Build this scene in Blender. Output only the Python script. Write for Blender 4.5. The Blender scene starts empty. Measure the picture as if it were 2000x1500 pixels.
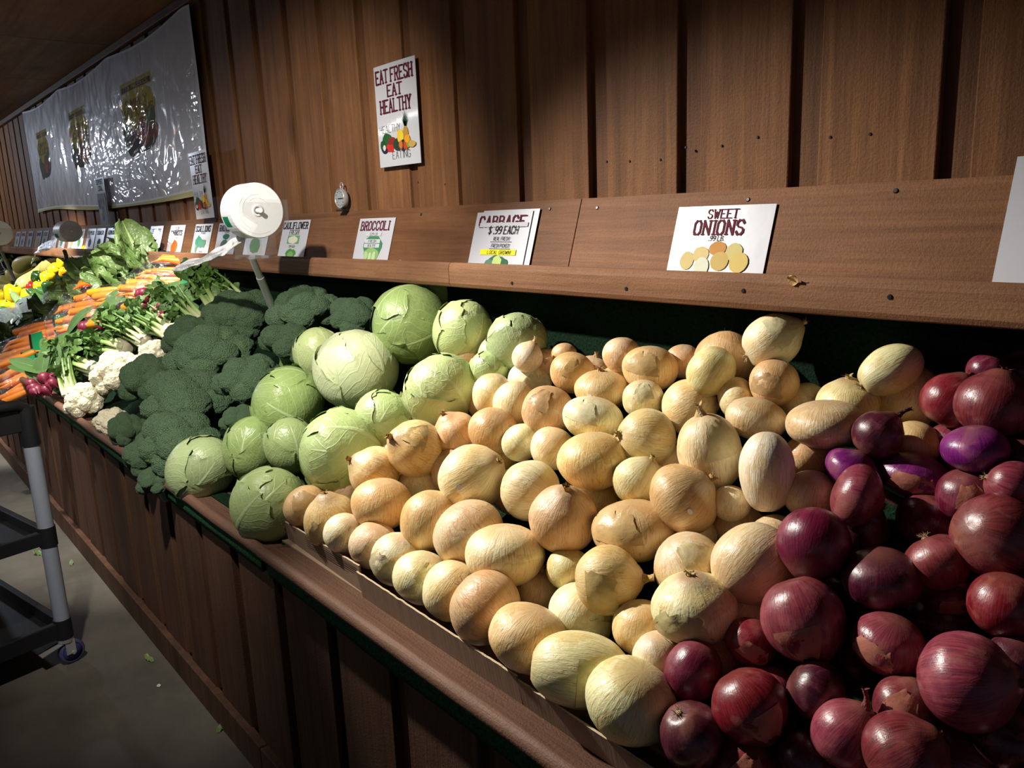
import bpy, bmesh, math, random
import numpy as np
from mathutils import Vector, Matrix, Quaternion, noise
random.seed(7); rng = np.random.default_rng(7)
PI = math.pi
scene = bpy.context.scene
COL = scene.collection
V = Vector

# ------------------------------------------------------------------ camera
EYE = V((0.0, 0.0, 1.40))
FPX = 1548.15                                   # focal length in pixels of a 2000 x 1500 frame
RM = Matrix(((0.6469217, 0.13665312, -0.75021213),
             (0.76156217, -0.16600252, 0.62647125),
             (-0.03892785, -0.97661102, -0.21146048)))   # camera (right, down, forward) -> world
cam_d = bpy.data.cameras.new('camera')
cam_d.sensor_width = 36.0
cam_d.lens = FPX / 2000 * 36.0
cam_d.clip_start = 0.02
cam = bpy.data.objects.new('camera', cam_d); COL.objects.link(cam)
cr, cu, cb = RM.col[0], -RM.col[1], -RM.col[2]
cam.matrix_world = Matrix(((cr[0], cu[0], cb[0], EYE[0]), (cr[1], cu[1], cb[1], EYE[1]),
                           (cr[2], cu[2], cb[2], EYE[2]), (0, 0, 0, 1)))
scene.camera = cam
scene.view_settings.view_transform = 'Standard'
scene.view_settings.look = 'None'
scene.view_settings.gamma = 1.0
scene.view_settings.use_curve_mapping = False
scene.view_settings.exposure = 0.0

# ------------------------------------------------------------------ light
world = bpy.data.worlds.new('world'); scene.world = world
world.use_nodes = True
bg = world.node_tree.nodes['Background']
bg.inputs[0].default_value = (0.55, 0.68, 1.0, 1)
bg.inputs[1].default_value = 0.10

def spot(loc, target, watts, size, blend, radius, color):
    d = bpy.data.lights.new('ceiling_spot', 'SPOT')
    d.energy = watts; d.spot_size = math.radians(size); d.spot_blend = blend
    d.shadow_soft_size = radius; d.color = color
    o = bpy.data.objects.new('ceiling_spot', d); COL.objects.link(o)
    o.location = loc
    o.rotation_euler = (V(target) - V(loc)).to_track_quat('-Z', 'Y').to_euler()
    return o
WARM = (1.0, 0.94, 0.85)
COOL = (0.78, 0.87, 1.0)
spot((-2.30, 0.20, 2.22), (-0.92, 1.00, 0.97), 350, 50, 0.85, 0.028, WARM)     # over the onions
spot((-1.45, -0.02, 2.22), (-2.50, 1.02, 1.04), 190, 74, 0.85, 0.03, WARM)    # over cabbage and broccoli
spot((-3.50, 0.30, 2.22), (-3.85, 0.86, 0.93), 250, 62, 0.6, 0.03, WARM)     # over carrots and lettuce
spot((-5.60, 0.30, 2.22), (-6.15, 0.86, 0.93), 420, 62, 0.6, 0.03, WARM)      # over peppers and squash
ad = bpy.data.lights.new('aisle_fill_light', 'AREA')                           # unseen area fill added over the aisle to lift banner and floor
ad.shape = 'RECTANGLE'; ad.size = 6.5; ad.size_y = .14; ad.energy = 58; ad.color = (1.0, .96, .90)
ao = bpy.data.objects.new('aisle_fill_light', ad); COL.objects.link(ao); ao.location = (-6.6, -1.7, 2.27)
fd = bpy.data.lights.new('far_bulb', 'POINT'); fd.energy = 55; fd.color = (0.72, 0.83, 1.0); fd.shadow_soft_size = .10   # bare cool bulb further down the aisle
fo = bpy.data.objects.new('far_bulb', fd); COL.objects.link(fo); fo.location = (-9.2, 0.0, 2.14)

# ------------------------------------------------------------------ pixel rays
def ray(px, py):
    return RM @ V((px - 1000, py - 750, FPX))
def at_y(px, py, y):
    d = ray(px, py); return EYE + d * (y / d.y)
def at_z(px, py, z):
    d = ray(px, py); return EYE + d * ((z - EYE.z) / d.z)
PZ0, PY0, PSL = 0.76, 0.70, 0.75                # the face of the heaped produce: z = PZ0 + PSL (y - PY0)
def pile_t(px, py, off=0.0):
    d = ray(px, py)
    return (PZ0 + off - PSL * PY0 - EYE.z) / (d.z - PSL * d.y)
def on_pile(px, py, off=0.0):                    # point on the heap, metres per pixel there
    t = pile_t(px, py, off)
    return EYE + ray(px, py) * t, t
def image_dir(ang, tilt):
    c = math.sqrt(max(0, 1 - tilt * tilt)); a = math.radians(ang)
    return (RM @ V((math.cos(a) * c, -math.sin(a) * c, -tilt))).normalized()

# ------------------------------------------------------------------ mesh helpers
class MB:
    def __init__(s): s.v = []; s.f = []; s.uv = []
    def add(s, verts, faces, uvs=None, M=None):
        b = len(s.v)
        for i, p in enumerate(verts):
            p = V(p)
            s.v.append(M @ p if M else p)
            s.uv.append(uvs[i] if uvs else (0.0, 0.0))
        s.f += [tuple(b + k for k in f) for f in faces]
        return s
    def box(s, c, d, M=None, bev=0.0):
        x, y, z = c; a, b, h = d[0] / 2, d[1] / 2, d[2] / 2
        if bev <= 0:
            vs = [(x + i * a, y + j * b, z + k * h) for k in (-1, 1) for j in (-1, 1) for i in (-1, 1)]
            return s.add(vs, [(0, 2, 3, 1), (4, 5, 7, 6), (0, 1, 5, 4), (2, 6, 7, 3), (0, 4, 6, 2), (1, 3, 7, 5)], None, M)
        bm = bmesh.new(); bmesh.ops.create_cube(bm, size=1)
        for v in bm.verts: v.co = V((x + v.co.x * 2 * a, y + v.co.y * 2 * b, z + v.co.z * 2 * h))
        bmesh.ops.bevel(bm, geom=list(bm.edges), offset=bev, segments=2, affect='EDGES', profile=0.5)
        bm.verts.index_update()
        s.add([v.co.copy() for v in bm.verts], [tuple(v.index for v in f.verts) for f in bm.faces], None, M)
        bm.free(); return s
    def grid(s, P, uv=None, closed_u=False, M=None):       # P[j][i]
        nj, ni = len(P), len(P[0])
        vs = [p for r in P for p in r]
        us = [q for r in uv for q in r] if uv else None
        fs = []
        for j in range(nj - 1):
            for i in range(ni if closed_u else ni - 1):
                i2 = (i + 1) % ni
                fs.append((j * ni + i, j * ni + i2, (j + 1) * ni + i2, (j + 1) * ni + i))
        return s.add(vs, fs, us, M)
    def tube(s, pts, rad, n=8, cap=True, M=None, flat=1.0):
        pts = [V(p) for p in pts]; m = len(pts)
        if not hasattr(rad, '__len__'): rad = [rad] * m
        up = V((0, 0, 1)); rows = []
        for k in range(m):
            t = (pts[min(k + 1, m - 1)] - pts[max(k - 1, 0)]).normalized()
            if k == 0:
                a = t.cross(up if abs(t.z) < .9 else V((1, 0, 0))).normalized()
            else:
                a = (a - t * a.dot(t)).normalized()
            b = t.cross(a)
            rows.append([pts[k] + (a * math.cos(2 * PI * i / n) + b * math.sin(2 * PI * i / n) * flat) * rad[k] for i in range(n)])
        uv = [[(i / n, k / max(1, m - 1)) for i in range(n)] for k in range(m)]
        s.grid(rows, uv, True, M)
        if cap:
            s.add(rows[0], [tuple(reversed(range(n)))], uv[0], M); s.add(rows[-1], [tuple(range(n))], uv[-1], M)
        return s
    def lathe(s, prof, n=24, M=None, cap=False):
        rows = [[V((r * math.cos(2 * PI * i / n), r * math.sin(2 * PI * i / n), z)) for i in range(n)] for r, z in prof]
        s.grid(rows, None, True, M)
        if cap:
            b0 = len(s.v) - len(prof) * n
            s.f.append(tuple(b0 + i for i in reversed(range(n))))
            s.f.append(tuple(b0 + (len(prof) - 1) * n + i for i in range(n)))
        return s
    def mesh(s, name, mat=None, smooth=True):
        me = bpy.data.meshes.new(name)
        me.from_pydata([tuple(p) for p in s.v], [], s.f)
        if any(u != (0.0, 0.0) for u in s.uv):
            l = me.uv_layers.new(name='uv')
            idx = np.empty(len(me.loops), dtype=np.int32); me.loops.foreach_get('vertex_index', idx)
            l.data.foreach_set('uv', np.array(s.uv, dtype=np.float32)[idx].ravel())
        if smooth: me.polygons.foreach_set('use_smooth', [True] * len(me.polygons))
        if mat: me.materials.append(mat)
        me.update(); return me
    def build(s, name, mat, parent=None, smooth=False):
        return link(name, s.mesh(name, mat, smooth), parent)

def link(name, data, parent=None):
    o = bpy.data.objects.new(name, data); COL.objects.link(o)
    if parent: o.parent = parent
    return o
def tag(o, label=None, cat=None, group=None, kind=None):
    if label: o['label'] = label
    if cat: o['category'] = cat
    if group: o['group'] = group
    if kind: o['kind'] = kind
    return o
def empty(name, loc=(0, 0, 0), label=None, cat=None, group=None):
    o = link(name, None); o.location = loc; o.empty_display_size = .05
    return tag(o, label, cat, group)
def inst(proto, name, loc, quat, scale, color=None):
    """proto: list of (part name, mesh, index of parent in the list or None); returns the new thing"""
    made = []
    for i, (pn, me, par) in enumerate(proto):
        o = link(name if i == 0 else pn, me, made[par] if par is not None else None)
        if color: o.color = (*color, 1)
        made.append(o)
    r = made[0]; r.location = loc
    r.rotation_mode = 'QUATERNION'; r.rotation_quaternion = quat
    r.scale = scale if hasattr(scale, '__len__') else (scale,) * 3
    return r
def aim(axis, roll=0.0):
    return V(axis).to_track_quat('Z', 'Y') @ Quaternion((0, 0, 1), roll)

# ------------------------------------------------------------------ materials
class NT:
    def __init__(s, name, rough=.5, spec=.5):
        s.m = bpy.data.materials.new(name); s.m.use_nodes = True
        s.t = s.m.node_tree; s.n = s.t.nodes; s.p = s.n['Principled BSDF']
        s.p.inputs['Roughness'].default_value = rough
        s.p.inputs['Specular IOR Level'].default_value = spec
    def node(s, typ, **kw):
        nd = s.n.new(typ)
        for k, v in kw.items(): setattr(nd, k, v)
        return nd
    def put(s, sock, v):
        if hasattr(v, 'is_output'): s.t.links.new(v, sock)
        elif v is not None:
            try: sock.default_value = v
            except Exception: sock.default_value = (*v, 1)
    def math(s, op, a, b=None, c=None, clamp=False):
        nd = s.node('ShaderNodeMath', operation=op, use_clamp=clamp)
        for i, x in enumerate((a, b, c)): s.put(nd.inputs[i], x)
        return nd.outputs[0]
    def vmath(s, op, a, b=None):
        nd = s.node('ShaderNodeVectorMath', operation=op)
        s.put(nd.inputs[0], a)
        if b is not None: s.put(nd.inputs[3 if op == 'SCALE' else 1], b)
        return nd.outputs[0]
    def mix(s, f, a, b, blend='MIX'):
        nd = s.node('ShaderNodeMix', data_type='RGBA', blend_type=blend)
        s.put(nd.inputs[0], f)
        s.put(nd.inputs[6], a if hasattr(a, 'is_output') else (*a, 1)); s.put(nd.inputs[7], b if hasattr(b, 'is_output') else (*b, 1))
        return nd.outputs[2]
    def coord(s, kind='Object'): return s.node('ShaderNodeTexCoord').outputs[kind]
    def noise(s, vec, scale, detail=3, rough=.55, dist=0.0):
        nd = s.node('ShaderNodeTexNoise'); s.put(nd.inputs['Vector'], vec)
        nd.inputs['Scale'].default_value = scale; nd.inputs['Detail'].default_value = detail
        nd.inputs['Roughness'].default_value = rough; nd.inputs['Distortion'].default_value = dist
        return nd.outputs[0]
    def voro(s, vec, scale, feature='F1', out=0):
        nd = s.node('ShaderNodeTexVoronoi', feature=feature); s.put(nd.inputs['Vector'], vec)
        nd.inputs['Scale'].default_value = scale
        return nd.outputs[out]
    def map(s, vec, scale=(1, 1, 1), loc=(0, 0, 0)):
        nd = s.node('ShaderNodeMapping'); s.put(nd.inputs[0], vec)
        s.put(nd.inputs['Location'], loc); nd.inputs['Scale'].default_value = scale
        return nd.outputs[0]
    def ramp(s, f, stops):
        nd = s.node('ShaderNodeValToRGB'); e = nd.color_ramp.elements
        while len(e) < len(stops): e.new(.5)
        for k, (p, c) in enumerate(stops):
            e[k].position = p; e[k].color = (*c, 1) if hasattr(c, '__len__') else (c, c, c, 1)
        s.put(nd.inputs[0], f); return nd.outputs[0]
    def bump(s, h, strength=.3, dist=.01):
        nd = s.node('ShaderNodeBump'); nd.inputs['Strength'].default_value = strength
        nd.inputs['Distance'].default_value = dist; s.put(nd.inputs['Height'], h)
        s.t.links.new(nd.outputs[0], s.p.inputs['Normal']); return nd.outputs[0]
    def base(s, c): s.put(s.p.inputs['Base Color'], c if hasattr(c, 'is_output') else (*c, 1))
    def info(s): return s.node('ShaderNodeObjectInfo')
    def xyz(s, v):
        nd = s.node('ShaderNodeSeparateXYZ'); s.put(nd.inputs[0], v); return nd.outputs
    def comb(s, x, y, z):
        nd = s.node('ShaderNodeCombineXYZ')
        for i, q in enumerate((x, y, z)): s.put(nd.inputs[i], q)
        return nd.outputs[0]

def rnd_offset(t, vec, amt=30):
    i = t.info(); r = t.math('MULTIPLY', i.outputs['Random'], amt)
    return t.vmath('ADD', vec, t.comb(r, t.math('MULTIPLY', r, 1.7), t.math('MULTIPLY', r, .6))), i.outputs['Random']

def wood(name, a, b, axis, rough=.62, bumpk=.35, var=.25):
    t = NT(name, rough, .14)
    sc = [24, 24, 24]; sc[axis] = 1.1
    v, r = rnd_offset(t, t.coord())
    g = t.noise(t.map(v, sc), 1.0, 5, .6, .6)
    sc2 = [150, 150, 150]; sc2[axis] = 7
    g2 = t.noise(t.map(v, sc2), 1.0, 3, .6)
    c = t.mix(t.ramp(g, [(.3, 0.0), (.72, 1.0)]), b, a)
    c = t.mix(t.math('MULTIPLY', t.ramp(g2, [(.45, 0.0), (.75, 1.0)]), .35), c, tuple(x * .55 for x in b))
    blot = t.noise(v, 5.0, 4, .6)
    c = t.mix(t.ramp(blot, [(.35, .35), (.65, 0.0)]), c, tuple(x * .6 for x in b))
    # knots: rings around scattered points stretched along the grain
    ks = [3.2, 3.2, 3.2]; ks[axis] = 1.5
    kd = t.voro(t.map(v, ks), 1.0)
    c = t.mix(t.ramp(kd, [(.05, .75), (.11, .45), (.17, 0.0)]), c, tuple(x * .45 for x in b))
    saw = t.noise(v, 210, 3, .7)
    c = t.mix(t.math('MULTIPLY', t.ramp(saw, [(.5, 0.0), (.72, 1.0)]), .30), c, tuple(x * .5 for x in b))
    k = t.math('MULTIPLY_ADD', r, var, 1 - var / 2)
    c = t.mix(1.0, c, t.comb(k, k, k), 'MULTIPLY')
    t.base(c)
    t.bump(t.math('ADD', t.math('ADD', t.math('MULTIPLY', g2, .6), g), t.math('MULTIPLY', saw, .7)), bumpk, .004)
    return t.m
def plain(name, col, rough=.5, spec=.5, metal=0.0, nb=0.0, nscale=40):
    t = NT(name, rough, spec); t.p.inputs['Metallic'].default_value = metal
    v = t.coord(); n = t.noise(v, nscale, 3)
    t.base(t.mix(t.math('MULTIPLY', n, .5), col, tuple(x * .75 for x in col)))
    if nb: t.bump(n, nb, .004)
    return t.m
MAT = {}
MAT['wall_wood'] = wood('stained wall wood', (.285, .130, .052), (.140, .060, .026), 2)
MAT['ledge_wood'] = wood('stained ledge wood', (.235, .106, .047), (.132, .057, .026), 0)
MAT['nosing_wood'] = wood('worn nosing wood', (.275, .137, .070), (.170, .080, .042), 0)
MAT['front_wood'] = wood('stained counter front wood', (.118, .060, .036), (.066, .032, .019), 2)  # stain darkened further: the shade on the counter front is in the colour
MAT['rail_wood'] = wood('worn rail wood', (.205, .112, .074), (.135, .070, .046), 0, .55, .5)
MAT['ceil_wood'] = wood('dark ceiling panel', (.24, .125, .060), (.12, .060, .030), 0)
MAT['dark_recess'] = wood('recessed backing board', (.215, .100, .044), (.115, .050, .024), 2)

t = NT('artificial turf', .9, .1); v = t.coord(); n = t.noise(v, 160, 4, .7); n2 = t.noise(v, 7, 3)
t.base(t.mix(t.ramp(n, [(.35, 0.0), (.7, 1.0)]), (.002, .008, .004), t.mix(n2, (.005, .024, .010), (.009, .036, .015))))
t.bump(n, .9, .006); MAT['turf'] = t.m  # same turf as the edging, with the shade under the ledge coloured in
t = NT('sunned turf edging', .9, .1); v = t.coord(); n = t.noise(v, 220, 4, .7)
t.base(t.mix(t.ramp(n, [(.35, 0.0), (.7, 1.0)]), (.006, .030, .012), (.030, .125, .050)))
t.bump(n, 1.0, .008); MAT['turf_edge'] = t.m  # lighter copy of the bed turf, its lit look put into the colour

t = NT('concrete floor', .55, .35); v = t.coord(); n = t.noise(v, 2.2, 6, .62); n2 = t.noise(v, 45, 4, .7)
c = t.mix(t.ramp(n, [(.32, 0.0), (.7, 1.0)]), (.066, .060, .046), (.165, .148, .115))
c = t.mix(t.math('MULTIPLY', n2, .45), c, (.07, .065, .055)); t.base(c)
t.bump(n2, .15, .004); MAT['concrete'] = t.m

t = NT('cardboard', .75, .2); v = t.coord(); n = t.noise(v, 60, 4)
t.base(t.mix(n, (.27, .185, .125), (.21, .14, .095))); t.bump(t.noise(t.map(v, (320, 20, 20)), 1, 2), .12, .002); MAT['card'] = t.m  # brown lowered so the aisle side of the tray looks shaded
MAT['card_edge'] = plain('torn cardboard edge', (.50, .38, .25), .85, .1, 0, .5, 200)

def vein_mat(name, vein, nside=7.0, midw=.05, sidew=.10, rough=.42, tipdark=.0, slope=.55, fade=.5, rub=.35, coat=0.0, crinkle=.35, bumpk=.5):
    """leaf material: colour comes from the object, veins run in leaf UV (u across, v along)"""
    t = NT(name, rough, .45)
    uv = t.node('ShaderNodeUVMap').outputs[0]; x = t.xyz(uv)
    u = t.math('ABSOLUTE', t.math('MULTIPLY_ADD', x[0], 2.0, -1.0))
    wob = t.noise(uv, 3.0, 2)
    w = t.math('MULTIPLY_ADD', wob, .10, -.05)
    s = t.math('FRACT', t.math('MULTIPLY', t.math('ADD', t.math('SUBTRACT', x[1], t.math('MULTIPLY', u, slope)), w), nside))
    d = t.math('ABSOLUTE', t.math('SUBTRACT', s, .5))
    side = t.math('SUBTRACT', 1.0, t.math('DIVIDE', d, sidew), clamp=True)
    side = t.math('MULTIPLY', side, t.math('SUBTRACT', 1.0, t.math('MULTIPLY', u, fade), clamp=True))
    taper = t.math('MULTIPLY_ADD', x[1], -.75, 1.0)
    mid = t.math('SUBTRACT', 1.0, t.math('DIVIDE', u, t.math('MULTIPLY', taper, midw * 2)), clamp=True)
    mid = t.math('MULTIPLY', mid, 1.6, clamp=True)
    vv = t.math('MAXIMUM', mid, t.math('MULTIPLY', side, .55))
    i = t.info(); o3 = t.coord(); n = t.noise(t.vmath('ADD', o3, t.comb(t.math('MULTIPLY', i.outputs['Random'], 20), 0.0, 0.0)), 5.5, 4)
    col = i.outputs['Color']
    c = t.mix(t.math('MULTIPLY', n, rub * 1.4), col, t.mix(.5, col, vein))
    c = t.mix(t.math('MULTIPLY', vv, .62), c, vein); t.base(c)
    t.bump(t.math('ADD', t.math('MULTIPLY', vv, .8), t.math('MULTIPLY', t.noise(o3, 13, 3), crinkle)), bumpk, .02)
    t.p.inputs['Coat Weight'].default_value = coat; t.p.inputs['Coat Roughness'].default_value = .25
    return t.m
MAT['cabbage'] = vein_mat('cabbage leaf', (.58, .68, .38), 8.0, .045, .10, .36, coat=.12, bumpk=.22)
MAT['romaine'] = vein_mat('romaine leaf', (.45, .56, .24), 9.0, .12, .12, .4, slope=.7, coat=.15, crinkle=.9)
MAT['leaf'] = vein_mat('small green leaf', (.20, .34, .10), 6.0, .05, .10, .45, crinkle=.7)

def onion_mat(name, red):
    t = NT(name, .30 if red else .34, .5)
    o3, r = rnd_offset(t, t.comb(0.0, 0.0, 0.0), 40)
    obj = t.coord(); x = t.xyz(obj)
    th = t.vmath('NORMALIZE', t.comb(x[0], x[1], 0.0))
    sv = t.vmath('ADD', t.vmath('ADD', t.vmath('SCALE', th, 7.0), t.comb(0.0, 0.0, t.math('MULTIPLY', x[2], .55))), o3)
    fine = t.noise(sv, 2.6, 3, .6)
    broad = t.noise(t.vmath('ADD', obj, o3), 1.3, 3, .55, .4)
    patch = t.noise(t.vmath('ADD', t.map(obj, (1.2, 1.2, .8)), o3), .95, 3, .5, .5)
    col = t.info().outputs['Color']
    if red:
        dark = t.mix(1.0, col, (.42, .34, .46), 'MULTIPLY')
        lite = t.mix(.22, col, (.60, .22, .24))
        c = t.mix(t.ramp(fine, [(.34, 0.0), (.66, 1.0)]), dark, col)
        c = t.mix(t.ramp(broad, [(.48, 0.0), (.72, .8)]), c, lite)
        c = t.mix(t.ramp(patch, [(.60, 0.0), (.66, .75)]), c, t.mix(.5, col, (.30, .13, .09)))
        pole = t.math('POWER', t.math('ABSOLUTE', x[2]), 5.0)
        c = t.mix(t.math('MULTIPLY', pole, .75, clamp=True), c, (.20, .075, .05))
    else:
        gold = t.mix(1.0, col, (.90, .74, .52), 'MULTIPLY')
        brown = t.mix(1.0, col, (.84, .65, .43), 'MULTIPLY')
        c = t.mix(t.ramp(fine, [(.40, 0.0), (.72, .65)]), col, gold)
        c = t.mix(t.ramp(broad, [(.47, 0.0), (.66, .8)]), c, gold)
        c = t.mix(t.ramp(patch, [(.53, 0.0), (.545, .9), (.56, .45), (.70, .75)]), c, brown)
        line = t.ramp(t.noise(sv, 5.0, 2, .5), [(.60, 0.0), (.64, .9)])
        c = t.mix(t.math('MULTIPLY', line, .55), c, t.mix(1.0, col, (.45, .27, .14), 'MULTIPLY'))
        pole = t.math('POWER', t.math('ABSOLUTE', x[2]), 6.0)
        c = t.mix(t.math('MULTIPLY', pole, .8, clamp=True), c, (.46, .30, .16))
    t.base(c)
    wr = t.noise(t.vmath('ADD', t.map(obj, (3, 3, 1.5)), o3), 2.2, 5, .62, 1.0)
    t.bump(t.math('ADD', t.math('MULTIPLY', fine, .5), t.math('MULTIPLY', wr, .8)), .10 if red else .17, .05)
    t.put(t.p.inputs['Roughness'], t.math('MULTIPLY_ADD', broad, .25, .20 if red else .28))
    t.p.inputs['Coat Weight'].default_value = .15; t.p.inputs['Coat Roughness'].default_value = .2
    if not red:
        t.p.inputs['Subsurface Weight'].default_value = .12
        t.p.inputs['Subsurface Radius'].default_value = (.02, .012, .005)
    return t.m
MAT['onion'] = onion_mat('dry yellow onion skin', False)
MAT['red_onion'] = onion_mat('red onion skin', True)
def tint_mat(name, mul, rough, nscale=30, nb=.5, sheen=0):
    t = NT(name, rough, .3); v = t.coord(); n = t.noise(v, nscale, 4); col = t.info().outputs['Color']
    t.base(t.mix(n, t.mix(1.0, col, mul, 'MULTIPLY'), t.mix(1.0, col, tuple(x * .55 for x in mul), 'MULTIPLY')))
    t.bump(n, nb, .03); return t.m
MAT['neck'] = tint_mat('dried onion neck', (.80, .66, .46), .8, 9)
MAT['red_neck'] = tint_mat('dried red onion neck', (.9, 1.4, .9), .7, 9)
MAT['skin_flake'] = tint_mat('papery onion skin', (.98, .90, .74), .35, 4, .06)
MAT['root'] = plain('dry onion roots', (.42, .31, .18), .9, .1)

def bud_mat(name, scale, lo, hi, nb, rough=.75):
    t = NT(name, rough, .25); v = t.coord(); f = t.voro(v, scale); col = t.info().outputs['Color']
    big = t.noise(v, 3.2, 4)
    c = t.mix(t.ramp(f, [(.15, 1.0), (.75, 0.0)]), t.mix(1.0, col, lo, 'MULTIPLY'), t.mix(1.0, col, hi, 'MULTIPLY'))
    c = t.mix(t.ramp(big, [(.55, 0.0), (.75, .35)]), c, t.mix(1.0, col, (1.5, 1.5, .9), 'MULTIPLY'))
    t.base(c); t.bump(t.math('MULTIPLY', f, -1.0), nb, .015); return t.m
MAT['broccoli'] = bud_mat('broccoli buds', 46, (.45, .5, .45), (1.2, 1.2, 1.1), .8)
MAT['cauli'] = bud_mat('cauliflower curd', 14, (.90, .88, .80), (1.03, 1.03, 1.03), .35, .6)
MAT['stalk'] = plain('pale green stalk', (.20, .34, .12), .5, .4, 0, .2)
MAT['white'] = plain('white paper', (.80, .82, .86), .35, .5)
def color_mat(name, rough=.4, spec=.5, coat=0.0, nscale=5, var=.75, nb=0.0):
    t = NT(name, rough, spec); n = t.noise(t.coord(), nscale, 3); col = t.info().outputs['Color']
    t.base(t.mix(t.math('MULTIPLY', n, .7), col, t.mix(1.0, col, (var,) * 3, 'MULTIPLY')))
    if nb: t.bump(n, nb, .02)
    t.p.inputs['Coat Weight'].default_value = coat; t.p.inputs['Coat Roughness'].default_value = .08
    return t.m
MAT['gloss_veg'] = color_mat('glossy vegetable skin', .22, .5, .5)
MAT['matte_veg'] = color_mat('matt vegetable skin', .45, .4, .05)
MAT['print'] = color_mat('printed ink', .65, .08, 0, 60, .8)
MAT['steel'] = plain('brushed steel tube', (.55, .55, .55), .30, .5, .55, .05, 90)
MAT['aluminium'] = plain('grey aluminium tube', (.42, .46, .54), .34, .5, .35, .03, 90)
MAT['black_plastic'] = plain('black plastic', (.012, .012, .014), .5, .4, 0, .1, 150)
MAT['wheel'] = plain('violet rubber wheel', (.07, .07, .15), .5, .4)
MAT['wheel_hub'] = plain('violet wheel hub', (.05, .045, .18), .4, .4)
MAT['roll'] = plain('white plastic film roll', (.86, .87, .88), .4, .4, 0, .1, 200)
MAT['dark_metal'] = plain('dark metal', (.03, .03, .03), .4, .5, .6)

def film_mat(name, tint, refl, nscale, nb, base_mix=0.0, basecol=(.8, .85, .9), rough=.10, ridged=False):
    t = NT(name); v = t.coord(); n = t.noise(v, nscale, 4, .6, 1.2)
    if ridged:                                             # sharp creases
        v = t.map(v, (.5, 1, 1)); r1 = t.math('ABSOLUTE', t.math('SUBTRACT', t.noise(v, 3.6, 3, .5, 1.2), .5))
        r2 = t.math('ABSOLUTE', t.math('SUBTRACT', t.noise(v, 11, 2, .5, .8), .5))
        z = t.xyz(v)[2]                                    # the film is drawn tight along its top edge
        mask = t.math('MULTIPLY', t.ramp(t.noise(v, 1.5, 1), [(.42, .06), (.62, 1.0)]), t.math('SUBTRACT', 1.0, t.math('MULTIPLY', t.math('SUBTRACT', z, 1.95), 4.0, clamp=True)))
        n = t.math('MULTIPLY', t.math('ADD', t.math('MULTIPLY', r1, 2.6), t.math('MULTIPLY', r2, .8)), mask)
    bp = t.node('ShaderNodeBump'); bp.inputs['Strength'].default_value = nb; bp.inputs['Distance'].default_value = .02
    t.put(bp.inputs['Height'], n)
    tr = t.node('ShaderNodeBsdfTransparent'); tr.inputs[0].default_value = (*tint, 1)
    gl = t.node('ShaderNodeBsdfGlossy'); gl.inputs['Roughness'].default_value = rough
    t.t.links.new(bp.outputs[0], gl.inputs['Normal'])
    fr = t.node('ShaderNodeLayerWeight'); t.t.links.new(bp.outputs[0], fr.inputs['Normal'])
    fres = t.math('MULTIPLY_ADD', t.math('POWER', fr.outputs['Facing'], 4.0), .8, .05)     # same on both faces of the sheet
    mx = t.node('ShaderNodeMixShader')
    t.put(mx.inputs[0], t.math('MULTIPLY', fres, refl, clamp=True))
    src = tr.outputs[0]
    if base_mix:
        df = t.node('ShaderNodeBsdfDiffuse'); df.inputs[0].default_value = (*basecol, 1)
        m2 = t.node('ShaderNodeMixShader'); m2.inputs[0].default_value = base_mix
        t.t.links.new(tr.outputs[0], m2.inputs[1]); t.t.links.new(df.outputs[0], m2.inputs[2]); src = m2.outputs[0]
    t.t.links.new(src, mx.inputs[1]); t.t.links.new(gl.outputs[0], mx.inputs[2])
    t.t.links.new(mx.outputs[0], t.n['Material Output'].inputs[0])
    return t.m
MAT['film'] = film_mat('clear wrinkled film', (.98, .98, .99), .95, 30, 1.0, .02, rough=.06, ridged=True)
MAT['bag_film'] = film_mat('clear produce bag', (.995, .99, .985), .9, 16, .8, .012, rough=.12)
MAT['acrylic'] = film_mat('clear acrylic', (.985, .99, .99), 1.0, 3, .02, .015)
MAT['bag_white'] = film_mat('thin white bag', (.9, .9, .9), .7, 18, .4, .85, (.82, .83, .84), .25)
MAT['bag_blue'] = film_mat('hazy produce bag', (.80, .84, .86), 1.6, 22, .9, .22, (.35, .42, .46))

# ================================================================== setting
WALL = 1.32; CEIL = 2.33; XL, XR = -12.0, 0.75
floor = tag(MB().box(((XL + 3) / 2, -1.4, -.05), (3 - XL, 5.6, .1)).build('floor', MAT['concrete']), 'dark worn concrete floor of the aisle', None, None, 'structure')
wall = tag(MB().box(((XL + XR) / 2, WALL + .0395, 1.2), (XR - XL, .08, 2.4)).build('wall_back', MAT['dark_recess']), 'brown stained board wall behind the produce', None, None, 'structure')
per, rec = .243, .050
x = -1.022 + rec
k0 = int((x - XL) / per)
pm = {}
for k in range(-3, k0 + 1):
    x0 = x - k * per                                   # left edge of a raised plank
    w = per - rec + random.uniform(-.006, .006)
    key = round(w, 3)
    if x0 + w > XR + .2: continue
    me = pm.get(key)
    if not me:
        me = pm[key] = MB().box((0, 0, 0), (w, .020, CEIL - 1.36), None, .0022).mesh('plank', MAT['wall_wood'], False)
    p = link('plank', me, wall)
    p.location = (x0 + w / 2, WALL - .003 + random.uniform(-.002, .002), (CEIL + 1.36) / 2)
wl = MB().box((XL - .05, -1.4, 1.2), (.1, 5.6, 2.4)).build('wall_left', MAT['dark_recess'])
tag(wl, 'dark end wall of the aisle', None, None, 'structure')
ceil = tag(MB().box(((XL + 3) / 2, -1.4, CEIL + .06), (3 - XL, 5.6, .1)).build('ceiling', MAT['ceil_wood']), 'dark brown panelled ceiling', None, None, 'structure')
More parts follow.
